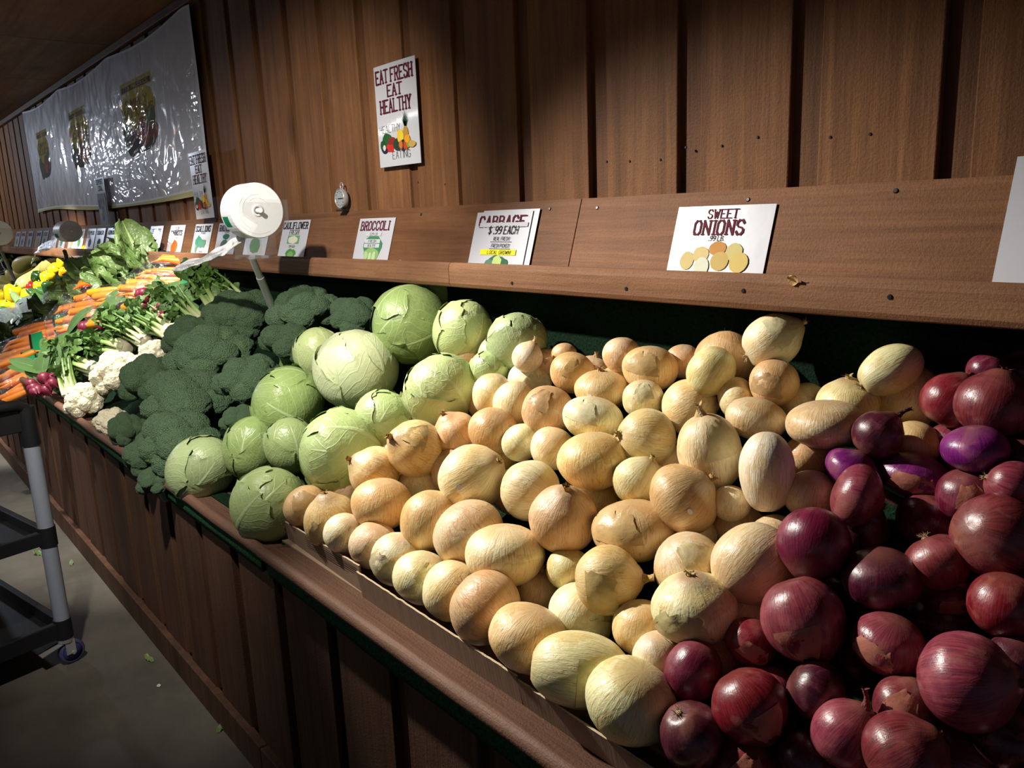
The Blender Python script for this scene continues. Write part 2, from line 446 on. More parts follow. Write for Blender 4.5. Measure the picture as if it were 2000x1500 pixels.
for k in range(11):
    p = MB().box((0, 0, 0), (1.214, 2.42, .012), None, .002).build('panel', MAT['ceil_wood'], ceil)
    p.location = (XL + .61 + k * 1.22, WALL - .02 - 1.21, CEIL + .004)
# cove strip where wall and ceiling meet
cv = MB().box(((XL + XR) / 2, WALL - .028, CEIL - .02), (XR - XL, .03, .035), None, .003).build('trim_2', MAT['ceil_wood'])
tag(cv, 'dark wood strip under the ceiling along the wall', None, None, 'structure')

# --- sign ledge: slanted board, ledge board and nosing
LB = V((0, 1.245, 1.258)); LT = V((0, 1.298, 1.424))          # slanted board, bottom and top
ledge = empty('trim_1', (0, 0, 0)); tag(ledge, 'brown wooden sign ledge with slanted back board along the wall', None, None, 'structure')
seams = [XR, -1.285, -4.0, -7.2, -10.2, XL]
for a, b in zip(seams[1:], seams[:-1]):
    d = (LT - LB).normalized(); n = V((0, d.z, -d.y)); L = (LT - LB).length
    m = MB(); w = b - a - .003
    vs = []
    for sx in (-w / 2, w / 2):
        for q in (0, L):
            for h in (0, .018):
                vs.append(LB + d * q + n * h + V(((a + b) / 2 + sx, 0, 0)))
    m.add(vs, [(0, 1, 3, 2), (4, 6, 7, 5), (0, 4, 5, 1), (2, 3, 7, 6), (0, 2, 6, 4), (1, 5, 7, 3)])
    m.build('back_board', MAT['ledge_wood'], ledge)
ns = [XR, -1.62, -4.3, -7.0, -9.6, XL]
for a, b in zip(ns[1:], ns[:-1]):
    m = MB(); prof = [(1.262, 1.240), (1.262, 1.262), (1.186, 1.262), (1.184, 1.279), (1.178, 1.284), (1.170, 1.284), (1.164, 1.279), (1.162, 1.270), (1.162, 1.234), (1.166, 1.226), (1.174, 1.223), (1.182, 1.226), (1.186, 1.240)]
    rows = [[V((xx, y, z)) for y, z in prof] for xx in (a + .001, b - .001)]
    m.grid([list(r) for r in zip(*rows)] + [[rows[0][0], rows[1][0]]])
    nn = len(prof); base = len(m.v); m.add(rows[0] + rows[1], [tuple(range(nn)), tuple(reversed(range(nn, 2 * nn)))])
    m.build('nosing', MAT['nosing_wood'], ledge)
sm = MB().lathe([(.0001, .0012), (.003, .0012), (.0042, 0), (.0042, -.004)], 10).mesh('screw_head', MAT['dark_metal'], False)
for (px, py) in [(1223, 564), (1452, 568), (1738, 580), (1000, 553)]:
    o = link('screw_head', sm, ledge); p = at_y(px, py, 1.162); o.location = (p.x, 1.1615, p.z); o.rotation_euler = (PI / 2, 0, 0)
nrm = V((0, -(LT - LB).normalized().z, (LT - LB).normalized().y))
for (px, py) in [(1166, 406), (1460, 390), (1748, 373), (1073, 408), (822, 419)]:
    p = at_y(px, py, 1.29); o = link('screw_head', sm, ledge)
    f = (p.z - LB.z) / (LT.z - LB.z); q = LB.lerp(LT, f)
    o.location = (p.x, q.y - .0006, q.z + .0002); o.rotation_mode = 'QUATERNION'; o.rotation_quaternion = nrm.to_track_quat('Z', 'Y')
for (px, py) in [(1185, 316), (1230, 315), (1290, 312), (1340, 288), (1410, 285), (1622, 268), (1700, 262), (1480, 268), (870, 360), (817, 356)]:
    p = at_y(px, py, WALL - .013); o = link('screw_head', sm, wall); o.location = (p.x, WALL - .0145, p.z); o.rotation_euler = (PI / 2, 0, 0); o.scale = (.6, .6, .6)

# ================================================================== counter
RY = .600
counter = empty('produce_counter', (0, 0, 0), 'long brown wooden produce counter lined with dark green turf', 'counter')
bk = MB().box(((XL + XR) / 2, .675, .335), (XR - XL, .03, .67)).build('backing', MAT['dark_recess'], counter)
pm = {}
fx = -1.345
for k in range(-9, 43):
    x0 = fx - k * .2515; w = .2515 - .046 + random.uniform(-.008, .008)
    if x0 + w > XR + .2 or x0 < XL: continue
    key = round(w, 3); me = pm.get(key)
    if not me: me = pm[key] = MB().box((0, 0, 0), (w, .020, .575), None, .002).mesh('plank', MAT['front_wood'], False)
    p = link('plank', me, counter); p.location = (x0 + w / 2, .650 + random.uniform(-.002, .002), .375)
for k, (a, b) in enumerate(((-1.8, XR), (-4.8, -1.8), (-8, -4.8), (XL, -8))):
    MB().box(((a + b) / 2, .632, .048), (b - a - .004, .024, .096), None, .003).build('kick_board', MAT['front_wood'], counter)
def rail(a, b, dy, dz):
    m = MB(); cx0, cz0, r = RY + .014 + dy, .689 + dz, .0145
    prof = [(.72, .668 + dz), (RY + .022 + dy, .668 + dz)]
    prof += [(cx0 - r * math.sin(q), cz0 - r * math.cos(q)) for q in np.linspace(-.15, PI + .2, 12)]
    prof += [(RY + .030 + dy, .690 + dz), (.72, .690 + dz)]
    nseg = max(2, int((b - a) / .09)); xs = np.linspace(a, b, nseg)
    rows = []
    for y, z in prof:
        rows.append([V((xx, y + (.0025 * noise.noise(V((xx * 5, y * 40, 0))) if y < .66 else 0), z + .002 * noise.noise(V((xx * 6, 3, z * 50))))) for xx in xs])
    m.grid(rows + [rows[0]])
    nn = len(prof); m.add([r[0] for r in rows] + [r[-1] for r in rows], [tuple(range(nn)), tuple(reversed(range(nn, 2 * nn)))])
    return m.build('rail', MAT['rail_wood'], counter, True)
rail(-1.615, XR, 0, .002); rail(-4.2, -1.622, .006, -.004); rail(-8.0, -4.205, .004, -.002); rail(XL, -8.005, 0, 0)
# turf strip hanging below the rail
for a, b in ((-1.60, XR), (-4.2, -1.635), (-8, -4.22), (XL, -8.02)):
    n = int((b - a) / .02); m = MB(); rows = []
    xs = np.linspace(a, b, n)
    lo = [.634 + .007 * noise.noise(V((q * 2.3, 0, 0))) + .002 * noise.noise(V((q * 60, 0, 0))) for q in xs]
    yy = [RY + .018 + .004 * noise.noise(V((q * 3, 5, 0))) for q in xs]
    rows.append([V((q, yy[i] + .008, .680)) for i, q in enumerate(xs)])
    rows.append([V((q, yy[i], .668)) for i, q in enumerate(xs)])
    rows.append([V((q, yy[i] - .003, .650)) for i, q in enumerate(xs)])
    rows.append([V((q, yy[i], lo[i])) for i, q in enumerate(xs)])
    rows.append([V((q, yy[i] + .008, lo[i] + .001)) for i, q in enumerate(xs)])
    rows.append([V((q, yy[i] + .010, .665)) for i, q in enumerate(xs)])
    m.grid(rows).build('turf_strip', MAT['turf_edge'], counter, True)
# turf lined display bed
def bed(a, b, lift):
    m = MB(); prof = [(.668, .690), (.70, .690 + lift * .5)]
    for y in np.linspace(.74, 1.262, 8): prof.append((y, PZ0 + PSL * (y - PY0) - .115 + lift))
    prof += [(1.268, 1.05), (1.27, 1.25), (1.30, 1.25), (1.30, .66), (.668, .66)]
    rows = [[V((q, y, z)) for q in (a, b)] for y, z in prof]
    m.grid(rows + [rows[0]]); nn = len(prof)
    m.add([r[0] for r in rows] + [r[-1] for r in rows], [tuple(range(nn)), tuple(reversed(range(nn, 2 * nn)))])
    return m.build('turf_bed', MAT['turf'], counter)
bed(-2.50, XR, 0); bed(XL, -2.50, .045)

# ================================================================== cardboard tray under the onions
tray = empty('cardboard_tray', (-1.1, .68, .69), 'torn brown cardboard tray holding the sweet onions at the counter edge', 'tray')
def tray_piece(a, b, za, zb, ya, yb, name, lean=.012, seed=0, cutdepth=.006):
    n = max(6, int(abs(b - a) / .006)); m = MB(); lo_f, hi_f, hi_b, lo_b, te = [], [], [], [], []
    for i in range(n + 1):
        f = i / n; xx = a + (b - a) * f; yy = ya + (yb - ya) * f
        top = za + (zb - za) * f + .0016 * noise.noise(V((xx * 60, seed, 0))) - (cutdepth if noise.noise(V((xx * 9, seed * 3.1, 2))) > .38 else 0)
        th = .0035
        lo_f.append(V((xx, yy, .691))); hi_f.append(V((xx, yy - lean, top)))
        hi_b.append(V((xx, yy - lean + th, top + .0006))); lo_b.append(V((xx, yy + th, .691)))
    m.grid([lo_f, hi_f]); m.grid([hi_b, lo_b])
    m.add([lo_f[0], hi_f[0], hi_b[0], lo_b[0], lo_f[-1], hi_f[-1], hi_b[-1], lo_b[-1]], [(0, 1, 2, 3), (7, 6, 5, 4)])
    for vv in range(len(m.v)): m.v[vv] = m.v[vv] - V(tray.location)
    o = m.build(name, MAT['card'], tray)
    e = MB().grid([hi_f, hi_b])
    for vv in range(len(e.v)): e.v[vv] = e.v[vv] - V(tray.location) + V((0, 0, .0004))
    e.build('torn_edge', MAT['card_edge'], o)
tray_piece(-1.655, -1.275, .738, .753, .684, .672, 'front_panel', .006, 1, .0)
tray_piece(-1.268, -.80, .747, .742, .666, .664, 'front_panel', .010, 2)
tray_piece(-.797, -.50, .738, .735, .664, .662, 'front_panel', .011, 3)
tray_piece(-.497, .12, .735, .733, .662, .660, 'front_panel', .011, 4)
m = MB()
for dx in (0, .003):
    for (y, z) in ((.684, .691), (.678, .733), (.80, .775), (.80, .70)): m.v.append(V((-1.655 + dx, y, z)) - V(tray.location)); m.uv.append((0.0, 0.0))
m.f = [(0, 1, 2, 3), (7, 6, 5, 4), (0, 4, 5, 1), (1, 5, 6, 2), (2, 6, 7, 3), (3, 7, 4, 0)]
m.build('side_panel', MAT['card'], tray)
m = MB().box((-.77 + 1.1, .74 - .68, .003), (1.74, .14, .004)).build('tray_base', MAT['card'], tray)
# printed lines on the first panel
for k in range(5):
    z = .716 + k * .0055
    pr = MB(); pr.add([V((-1.52, .6790 - (z - .7) * .14, z)), V((-1.285, .6730 - (z - .7) * .14, z + .006)), V((-1.285, .6730 - (z - .7) * .14, z + .0072)), V((-1.52, .6790 - (z - .7) * .14, z + .0012))], [(0, 1, 2, 3)])
    for vv in range(4): pr.v[vv] = pr.v[vv] - V(tray.location) + V((0, -.0012, 0))
    o = pr.build('printed_line', MAT['print'], tray); o.color = (.05, .03, .02, 1)

# ================================================================== onions
def bulb_mesh(seed, mat, shoulder=1.0, pointed=True):
    n, rows = 36, []
    zs = []
    prof = []
    for k in range(27):
        a = -PI / 2 + PI * k / 26
        c, s = math.cos(a), math.sin(a)
        r = max(0.0, c) ** .92; z = .93 * math.copysign(abs(s) ** (1.04 if s < 0 else 1.0 / shoulder), s)
        if s > .80 and pointed:                                     # draw the shoulder up into the neck
            f = (s - .80) / .20; r = r * (1 - .25 * f) + .10 * f; z += .12 * f * f
        if s < -.93: z += .05 * ((-s - .93) / .07); r = max(r, .05)
        prof.append((max(r, .015), z))
    for r, z in prof:
        row = []
        for i in range(n):
            th = 2 * PI * i / n
            p = V((math.cos(th) * r, math.sin(th) * r, z))
            lump = 1 + .035 * noise.noise(p * 1.3 + V((seed * 7.1, 0, 0))) + .012 * noise.noise(V((math.cos(th) * 5, math.sin(th) * 5, z * .6 + seed))) * min(1, r * 1.6)
            row.append(p * lump)
        rows.append(row)
    m = MB().grid(rows, None, True)
    m.f.append(tuple(reversed(range(n)))); m.f.append(tuple(len(m.v) - n + i for i in range(n)))
    return m.mesh('bulb', mat)
def neck_mesh(seed, mat, long):
    rd = random.Random(seed); m = MB()
    h = rd.uniform(.45, .75) if long else rd.uniform(.16, .30)
    bend = V((rd.uniform(-.35, .35), rd.uniform(-.35, .35), 0)) * (1 if long else .3)
    pts, rad = [], []
    for k in range(7):
        f = k / 6; pts.append(V((0, 0, .90 + h * f)) + bend * f * f * h * 1.6)
        rad.append((.17 if long else .15) * (1 - f) ** 1.6 + (.055 if long else .065) + (.04 * f if k > 4 else 0))
    rows = []
    for p, r in zip(pts, rad):
        rows.append([p + V((math.cos(a), math.sin(a), 0)) * r * (1 + .3 * noise.noise(V((math.cos(a) * 3 + seed, math.sin(a) * 3, p.z * 2)))) for a in np.linspace(0, 2 * PI, 13)[:-1]])
    m.grid(rows, None, True)
    for k in range(6 if long else 8):                     # frayed dry ends
        a = rd.uniform(0, 2 * PI); d = V((math.cos(a), math.sin(a), rd.uniform(.2, 1.2))).normalized()
        s = V((-math.sin(a), math.cos(a), 0)) * rd.uniform(.03, .06); b = pts[-1] - V((0, 0, .05)); L = rd.uniform(.10, .24)
        e = b + d * L + V((rd.uniform(-.05, .05), rd.uniform(-.05, .05), 0))
        m.add([b - s, b + s, (b + e) / 2 + s * .8 + V((0, 0, .02)), (b + e) / 2 - s * .8, e], [(0, 1, 2, 3), (3, 2, 4)])
    return m.mesh('neck', mat)
def root_mesh(seed):
    rd = random.Random(seed); m = MB().lathe([(.001, -.93), (.09, -.925), (.12, -.89), (.13, -.84)], 10)
    for k in range(16):
        a = rd.uniform(0, 2 * PI); p = V((math.cos(a) * .07, math.sin(a) * .07, -.91)); pts = [p]
        d = V((math.cos(a) * rd.uniform(.2, 1.2), math.sin(a) * rd.uniform(.2, 1.2), -1)).normalized()
        for q in range(3):
            p = p + d * rd.uniform(.05, .09); d = (d + V((rd.uniform(-.7, .7), rd.uniform(-.7, .7), rd.uniform(-.3, .5)))).normalized(); pts.append(p)
        m.tube(pts, [.014, .011, .008, .004], 4, False)
    return m.mesh('roots', MAT['root'])
def flake_mesh(seed, mat, lo=.05, hi=1.0, wide=.7):
    rd = random.Random(seed); m = MB(); P = []
    for j in range(9):
        f = j / 8; row = []
        for i in range(11):
            g = i / 10
            a = lo + (hi - lo) * f + .14 * noise.noise(V((g * 5, seed, 0))) * (f)
            th = (g - .5) * 2 * wide * (1 - .35 * f) + .10 * noise.noise(V((f * 5, seed, 4)))
            edge = max(abs(g - .5) * 2, f) ** 4
            r = 1.012 + .06 * edge * (.4 + noise.noise(V((g * 4, f * 4, seed)))) + .02 * noise.noise(V((g * 8, f * 8, seed)))
            z = .93 * math.sin(a) * r; q = math.cos(a) ** .92 * r
            row.append(V((q * math.cos(th), q * math.sin(th), z)))
        P.append(row)
    m.grid(P); return m.mesh('loose_skin', mat)
MAT['sticker'] = plain('printed fruit sticker', (.70, .72, .80), .4)
stk = MB()
stk.add([V((1.012 * math.sqrt(1 - (.085 * math.cos(a)) ** 2 - (.07 * math.sin(a) + .12) ** 2) + .012, .085 * math.cos(a), .07 * math.sin(a) + .12)) for a in np.linspace(0, 2 * PI, 15)[:-1]], [tuple(range(14))])
STICK = stk.mesh('sticker', MAT['sticker'], False)
YB = [bulb_mesh(s, MAT['onion'], (1.0, .93, 1.06, .98)[s]) for s in range(4)]
YR = [bulb_mesh(s + 20, MAT['onion'], 1.0, False) for s in range(3)]; RR = [bulb_mesh(s + 25, MAT['red_onion'], 1.0, False) for s in range(3)]
RB = [bulb_mesh(s + 10, MAT['red_onion'], (1.0, .95, 1.08, 1.0)[s]) for s in range(4)]
NECK = {(red, lg): [neck_mesh(s + 31 * red + 7 * lg, MAT['red_neck' if red else 'neck'], lg) for s in range(3)] for red in (0, 1) for lg in (0, 1)}
ROOT = [root_mesh(s) for s in range(3)]
FLAKE = {0: [flake_mesh(s, MAT['skin_flake'], (.0, -.5, .25)[s], (1.0, .45, 1.15)[s], (.7, .8, .55)[s]) for s in range(3)],
         1: [flake_mesh(s + 5, MAT['skin_flake'], (.1, -.4, .3)[s], (.95, .35, 1.1)[s], (.6, .7, .5)[s]) for s in range(3)]}
YC = dict(p=(.87, .78, .49), g=(.82, .64, .33), b=(.71, .50, .27), w=(.91, .86, .66), e=(.81, .78, .46), t=(.74, .59, .40))
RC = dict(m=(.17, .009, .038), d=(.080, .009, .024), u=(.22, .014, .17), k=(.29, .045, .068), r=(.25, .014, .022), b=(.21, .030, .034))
# px, py, equatorial radius px, polar ratio, stem direction in view (deg), stem towards viewer, heap offset, colour, extras (n long neck, s short neck, r roots, f loose skin, t sticker), what tells it apart
YO = [
 (598,990,42,.95,120,.2,0,'b','f','brown sweet onion with a torn two-tone skin in the corner of the cardboard tray'),
 (648,1018,52,1.0,100,.3,0,'g','sf','golden sweet onion with a loose skin tip, second from the tray corner'),
 (672,1042,39,.95,60,.4,.01,'w','f','small white sweet onion with crackled skin at the tray edge below the cabbage'),
 (729,1064,46,.92,80,.5,0,'t','f','tan sweet onion with flaking skin above the bent end of the cardboard panel'),
 (776,1092,50,1.0,70,.3,0,'w','f','whitish sweet onion shedding papery skin at the split in the cardboard'),
 (824,1128,56,.85,70,.2,0,'e','f','greenish striped sweet onion with a hanging skin flap by the tray edge'),
 (884,1154,56,1.02,65,.2,0,'p','','cream sweet onion half in shade between the striped onion and the brown rooted one'),
 (948,1186,70,.92,-40,.35,.01,'b','sr','brown streaked sweet onion with its whitish root end over the tray edge'),
 (1032,1246,76,.80,70,.15,.01,'g','','smooth golden sweet onion, wide and flat, against the tray edge'),
 (1132,1308,70,1.38,-4,.15,.01,'e','sf','long pale green-yellow sweet onion lying sideways by the tray edge'),
 (1232,1368,86,.84,75,.4,.012,'e','','large speckled yellow onion, nearest the tray edge beside the red onions'),
 (732,922,49,.95,148,.3,.01,'g','s','golden sweet onion with a hairy brown neck touching the big round cabbage'),
 (746,984,57,.84,85,.2,.01,'b','','smooth tan-gold sweet onion just above the small ones in the tray corner'),
 (822,948,44,.9,95,.3,-.01,'w','f','pale sweet onion with a chalky top behind the smooth tan-gold one'),
 (812,876,54,.98,150,.55,.01,'g','sf','sweet onion with a dark bruised spot and ragged skin beside the cabbages'),
 (890,848,43,.95,120,.3,0,'b','s','brown sweet onion with a frayed top below the leafy bright cabbage'),
 (963,841,47,.92,75,.4,0,'b','r','brown sweet onion with a ragged brown crown, right of the frayed one'),
 (840,1018,56,1.05,80,.1,.01,'b','','tan sweet onion with dirt specks in the second row from the tray edge'),
 (916,1042,68,.90,120,.15,.012,'t','','large dull tan sweet onion with a notched skin edge'),
 (922,934,63,1.0,35,.45,.015,'p','st','round cream sweet onion with a pointed dark tip and a sticker below'),
 (986,1084,75,.76,88,.10,.01,'p','','broad flattened cream sweet onion with a small dark spot at its side'),
 (966,886,47,.9,80,.4,-.012,'g','f','golden sweet onion peeping out behind the round cream one with a pointed tip'),
 (1036,958,57,.98,-10,.6,0,'e','r','greenish sweet onion with a broken white root end facing out'),
 (1018,864,38,.9,-60,.4,-.01,'w','r','small pale sweet onion with a dark root tuft near the middle of the heap'),
 (1080,876,43,.92,60,.3,-.005,'p','','cream sweet onion between the pale rooted one and the smooth golden oval'),
 (1158,900,67,.80,95,.2,.01,'g','','smooth golden oval sweet onion in the bright middle of the heap'),
 (1070,804,49,1.0,75,.3,0,'b','f','brown streaked sweet onion standing upright in the upper left of the onion heap'),
 (1158,817,57,.72,80,.2,.005,'w','f','white flattened sweet onion with a ragged band, in the bright upper heap'),
 (1262,856,56,.98,170,.3,0,'p','r','round pale sweet onion glowing in the brightest light at the heap centre'),
 (1256,780,39,.95,90,.2,0,'w','f','small bright sweet onion with white peeling skin above the glowing round one'),
 (1270,720,52,.82,85,.3,0,'g','f','golden sweet onion with torn skin near the top, third left of the topmost onion'),
 (1174,760,50,.72,95,.3,.005,'g','t','flat golden sweet onion with a scuffed top in the upper heap'),
 (1158,730,38,.9,80,.3,-.01,'t','','tan sweet onion behind the flat golden one with the scuffed top'),
 (1118,728,43,.9,70,.3,0,'b','f','brown papery sweet onion in the back row near the cabbages'),
 (1004,790,40,1.12,80,.1,0,'p','','cream egg-shaped sweet onion leaning beside the leafy bright cabbage'),
 (962,772,38,1.1,90,.1,-.005,'p','','pale sweet onion pressed against the right side of the leafy bright cabbage'),
 (1034,748,43,.85,60,.3,0,'w','f','whitish sweet onion with shredded skin in the row behind the cream egg-shaped one'),
 (1030,698,29,1.0,65,.2,.01,'w','n','small sweet onion with a tall pale sprouting neck at the back by the cabbage'),
 (1066,712,29,1.0,60,.3,0,'t','sf','small sweet onion wrapped in loose papery skin beside the sprouting one'),
 (1102,692,24,.9,90,.2,-.01,'b','','small brown sweet onion at the back edge against the dark turf'),
 (1214,694,36,.95,85,.3,0,'t','f','dull tan sweet onion at the back edge, behind the torn golden one'),
 (1334,706,34,.95,90,.3,-.005,'t','','tan sweet onion at the back edge left of the brown rooted one'),
 (1346,796,53,.95,30,.35,0,'p','s','cream sweet onion with a knobbly brown neck pointing right'),
 (1416,704,57,.95,-95,.35,0,'b','rt','brown sweet onion showing its root disc and a sticker near the top of the heap'),
 (1388,726,43,1.15,55,.25,.015,'e','','small greenish-white sweet onion leaning against the brown one with the root disc'),
 (1508,666,50,1.12,32,.2,.02,'w','srf','topmost sweet onion, whitish with a sharp tip, balanced against the dark turf'),
 (1512,748,45,1.0,80,.2,0,'b','f','brown sweet onion directly under the topmost one'),
 (1440,780,42,.85,20,.3,-.01,'p','r','cream sweet onion below the brown one with the root disc'),
 (1476,818,57,.70,80,.2,0,'t','','flattened tan sweet onion in half shade above the tall white one'),
 (1570,788,42,.9,120,.2,-.01,'w','f','white-patched sweet onion in the shade beside the flat tan one'),
 (1612,828,72,.62,95,.15,.005,'t','','wide flat sweet onion in shade below the dark turf gap'),
 (1656,788,57,.78,96,.3,0,'e','st','greenish-yellow sweet onion with a knob on top and a white sticker'),
 (1738,722,44,1.40,30,.15,.005,'e','r','elongated sweet onion leaning at the back, left of the red onions'),
 (1768,778,63,1.06,75,.2,0,'e','','large pale green sweet onion touching the first red onion at the back'),
 (1784,870,46,1.0,100,.4,0,'g','r','lone yellow onion surrounded by red onions'),
 (1576,892,43,.95,120,.3,-.005,'b','r','brown hairy-rooted sweet onion right of the tall white one'),
 (1584,968,50,.95,80,.2,-.01,'t','','shaded tan onion at the border, left of a purple red onion'),
 (1386,884,60,1.25,105,.15,.01,'p','f','tall egg-shaped sweet onion with a darker left edge at the heap centre'),
 (1498,922,51,1.52,92,.12,.015,'w','','tall white oblong sweet onion standing upright, the longest in the heap'),
 (1246,940,47,.98,60,.3,0,'e','s','yellow-green sweet onion with a curled dry neck behind the brown-bottomed one'),
 (1334,974,69,.82,40,.25,.01,'b','st','brown-bottomed sweet onion with a frayed neck and a sticker, right of the heap centre'),
 (1162,976,48,.9,70,.3,-.012,'p','','cream sweet onion half hidden behind the one with a gnarled crown'),
 (1100,1014,65,.98,85,.5,.01,'b','sr','brown-lined sweet onion with a gnarled crown facing up'),
 (1238,1036,78,.72,95,.15,.01,'b','f','broad brown-topped sweet onion with ragged patches in the lower middle'),
 (1186,1132,64,.95,5,.3,.01,'g','nf','golden sweet onion with a long dry leaf pointing right'),
 (1110,1112,42,.95,80,.2,-.015,'e','','shaded greenish onion under the broad flattened cream one'),
 (1050,1156,46,.95,80,.2,-.02,'t','','deeply shaded sweet onion low between its neighbours above the golden flat one'),
 (1136,1200,63,.90,70,.2,.0,'w','f','bright sweet onion cut by a hard shadow line, lower middle of the heap'),
 (1252,1226,54,.95,90,.2,-.01,'g','','golden shaded sweet onion below the one with the long dry leaf'),
 (1286,1284,48,1.0,110,.2,-.005,'w','','pale smooth sweet onion touching the red onions near the bottom'),
 (1356,1188,80,.80,100,.25,.012,'e','sf','large green-tinged sweet onion with a scarred top beside the biggest pinkish red onion'),
 (1346,1108,66,.98,130,.2,.005,'p','f','cream sweet onion with a bright torn shoulder, above the green-tinged one'),
 (1470,1100,73,1.10,-140,.2,.008,'t','r','big dusty tan onion with stringy roots at the border to the red onions'),
 (1458,1202,42,.95,80,.2,-.012,'e','','yellow-green sweet onion squeezed behind the big pinkish red onion'),
 (1428,984,36,.95,80,.2,-.012,'w','','small bright onion half hidden under the tall white oblong one'),
 (1444,1028,50,.85,80,.2,-.02,'t','','shaded tan sweet onion behind the big dusty tan one'),
 (1360,1044,38,.9,80,.2,-.018,'w','','pale sweet onion peeping out under the brown-bottomed one'),
 (1320,908,38,.95,90,.2,-.02,'p','','cream sweet onion tucked behind the tall egg-shaped one'),
 (1210,985,36,.95,90,.2,-.025,'g','','golden sweet onion deep in the gap above the broad brown-topped one'),
 (905,1000,34,.95,90,.2,-.025,'b','','small brown onion deep in the gap under the round cream one'),
]
RO = [
 (1856,782,51,1.0,60,.2,0,'r','s','first red onion at the back beside the large pale green onion'),
 (1942,792,68,.92,78,.15,.015,'b','s','big brownish red onion with a wilted neck at the top right'),
 (1930,726,38,.9,70,.2,0,'m','','red onion behind the big brownish one at the top right'),
 (1988,722,36,.9,80,.2,-.005,'d','s','dark red onion at the right edge, highest of the red heap'),
 (1714,850,46,1.0,48,.15,.01,'d','n','small dark red onion with a long pointed neck rising from the border'),
 (1904,876,58,.74,100,.15,.015,'u','','bright purple glossy onion lying in the light among the red ones'),
 (1856,872,46,.95,80,.2,-.005,'k','','dusky pink onion partly behind the bright purple one'),
 (1664,920,52,.70,60,.25,.005,'u','s','purple striped onion at the border beside the shaded tan onion'),
 (1784,930,66,.66,80,.2,.0,'u','f','peeled purple onion with papery pink skin hanging off'),
 (1672,968,60,.72,-20,.3,.01,'k','s','dusty pink onion with a dried grey neck at its side'),
 (1888,968,53,.95,110,.3,.005,'m','f','striped red onion with one torn skin layer, right of the papery one'),
 (1974,948,48,.95,-20,.3,.005,'k','sr','pinkish red onion with ragged skin at the right edge below the purple one'),
 (1994,892,34,.95,90,.2,0,'d','','dark red onion at the right edge above the ragged pinkish one'),
 (1944,1046,78,.92,160,.25,.01,'b','r','large dull brown-red onion with a dirty root end on its left'),
 (1816,1020,60,.88,70,.25,0,'m','','red onion with fine light stripes left of the large dull one'),
 (1590,1060,67,1.0,-115,.4,.024,'m','n','glossy deep magenta onion with a thin neck hanging down, at the border'),
 (1676,1032,55,.95,60,.2,-.008,'d','s','dark red onion directly behind the glossy magenta one'),
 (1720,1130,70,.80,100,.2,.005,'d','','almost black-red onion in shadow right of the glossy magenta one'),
 (1832,1098,60,.85,-70,.35,.005,'b','r','brownish red onion with a small round root scar facing out'),
 (1962,1182,63,.96,90,.15,.01,'r','','bright plain red onion at the right edge'),
 (1850,1162,49,.75,100,.2,-.005,'m','f','red onion with a lifted bright skin edge below the root-scar one'),
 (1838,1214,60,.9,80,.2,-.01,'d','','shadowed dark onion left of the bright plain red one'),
 (1568,1208,76,1.02,-75,.25,.018,'k','nf','biggest pinkish red onion with a withered neck hanging below'),
 (1736,1258,66,.84,80,.3,.005,'k','f','pink onion with grey-green peeled stripes in the centre of the red heap'),
 (1888,1330,90,.93,20,.72,.024,'k','s','largest red onion with its cut neck facing the viewer'),
 (1982,1294,52,.95,80,.2,-.005,'d','','dark red onion at the right edge behind the largest one'),
 (1466,1254,48,.9,60,.2,-.004,'r','f','red onion behind the withered hanging neck'),
 (1354,1310,52,1.15,70,.1,.005,'m','','upright oval red onion touching the pale yellow onions'),
 (1464,1378,71,.95,-60,.25,.01,'r','sf','shiny red onion with a flaky tip at its base, near the bottom'),
 (1592,1350,58,.86,-25,.25,0,'d','n','dark purple-red onion with a thin neck pointing right'),
 (1652,1434,62,1.0,62,.3,.012,'k','n','pink onion with a tall tied-looking neck, at the bottom middle of the red heap'),
 (1764,1380,54,1.0,70,.3,.005,'b','sf','brownish pink onion with a crackled neck left of the largest one'),
 (1768,1478,82,.88,40,.3,.012,'b','sr','big brownish red onion cut off by the bottom edge of the view'),
 (1352,1438,62,1.02,-60,-.25,.005,'d','r','dark red onion with a bushy tuft of roots on top, at the tray corner'),
 (1458,1492,62,.9,80,.3,.005,'r','f','red onion at the bottom edge right of the one with bushy roots'),
 (1964,1442,58,.95,70,.2,0,'d','','very dark onion in the bottom right corner'),
 (1574,1478,50,.95,60,.2,-.012,'d','','shadowed onion between the tall-necked one and its left neighbour at the bottom'),
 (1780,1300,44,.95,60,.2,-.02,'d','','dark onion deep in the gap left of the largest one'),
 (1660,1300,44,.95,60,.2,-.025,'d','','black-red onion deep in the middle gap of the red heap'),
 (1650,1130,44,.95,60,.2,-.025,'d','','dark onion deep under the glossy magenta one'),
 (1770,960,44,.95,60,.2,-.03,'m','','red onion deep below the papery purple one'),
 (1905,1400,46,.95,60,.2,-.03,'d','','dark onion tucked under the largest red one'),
]
def relax(items, iters=60):
    """where two onions would cut into each other, the one lying lower in the heap gives way along its sight line"""
    n = len(items)
    D = np.array([[*ray(i[0], i[1])] for i in items]); dl = np.linalg.norm(D, axis=1); off = np.array([i[6] for i in items])
    T0 = np.array([pile_t(i[0], i[1], i[6] * 2.0) for i in items]); T = T0.copy()
    rp = np.array([i[2] * (2 + min(i[3], 1.3)) / 3 for i in items])
    yields = (off[:, None] < off[None] - .003) | ((np.abs(off[:, None] - off[None]) <= .003) & (T0[:, None] > T0[None]))
    for _ in range(iters):
        P = D * T[:, None]; r = rp * T
        dist = np.linalg.norm(P[:, None] - P[None], axis=2); need = .88 * (r[:, None] + r[None])
        ov = np.maximum(0, need - dist); np.fill_diagonal(ov, 0)
        T = np.minimum(T + .30 * (ov * yields).max(1) / dl, T0 + .085 / dl)
    return T
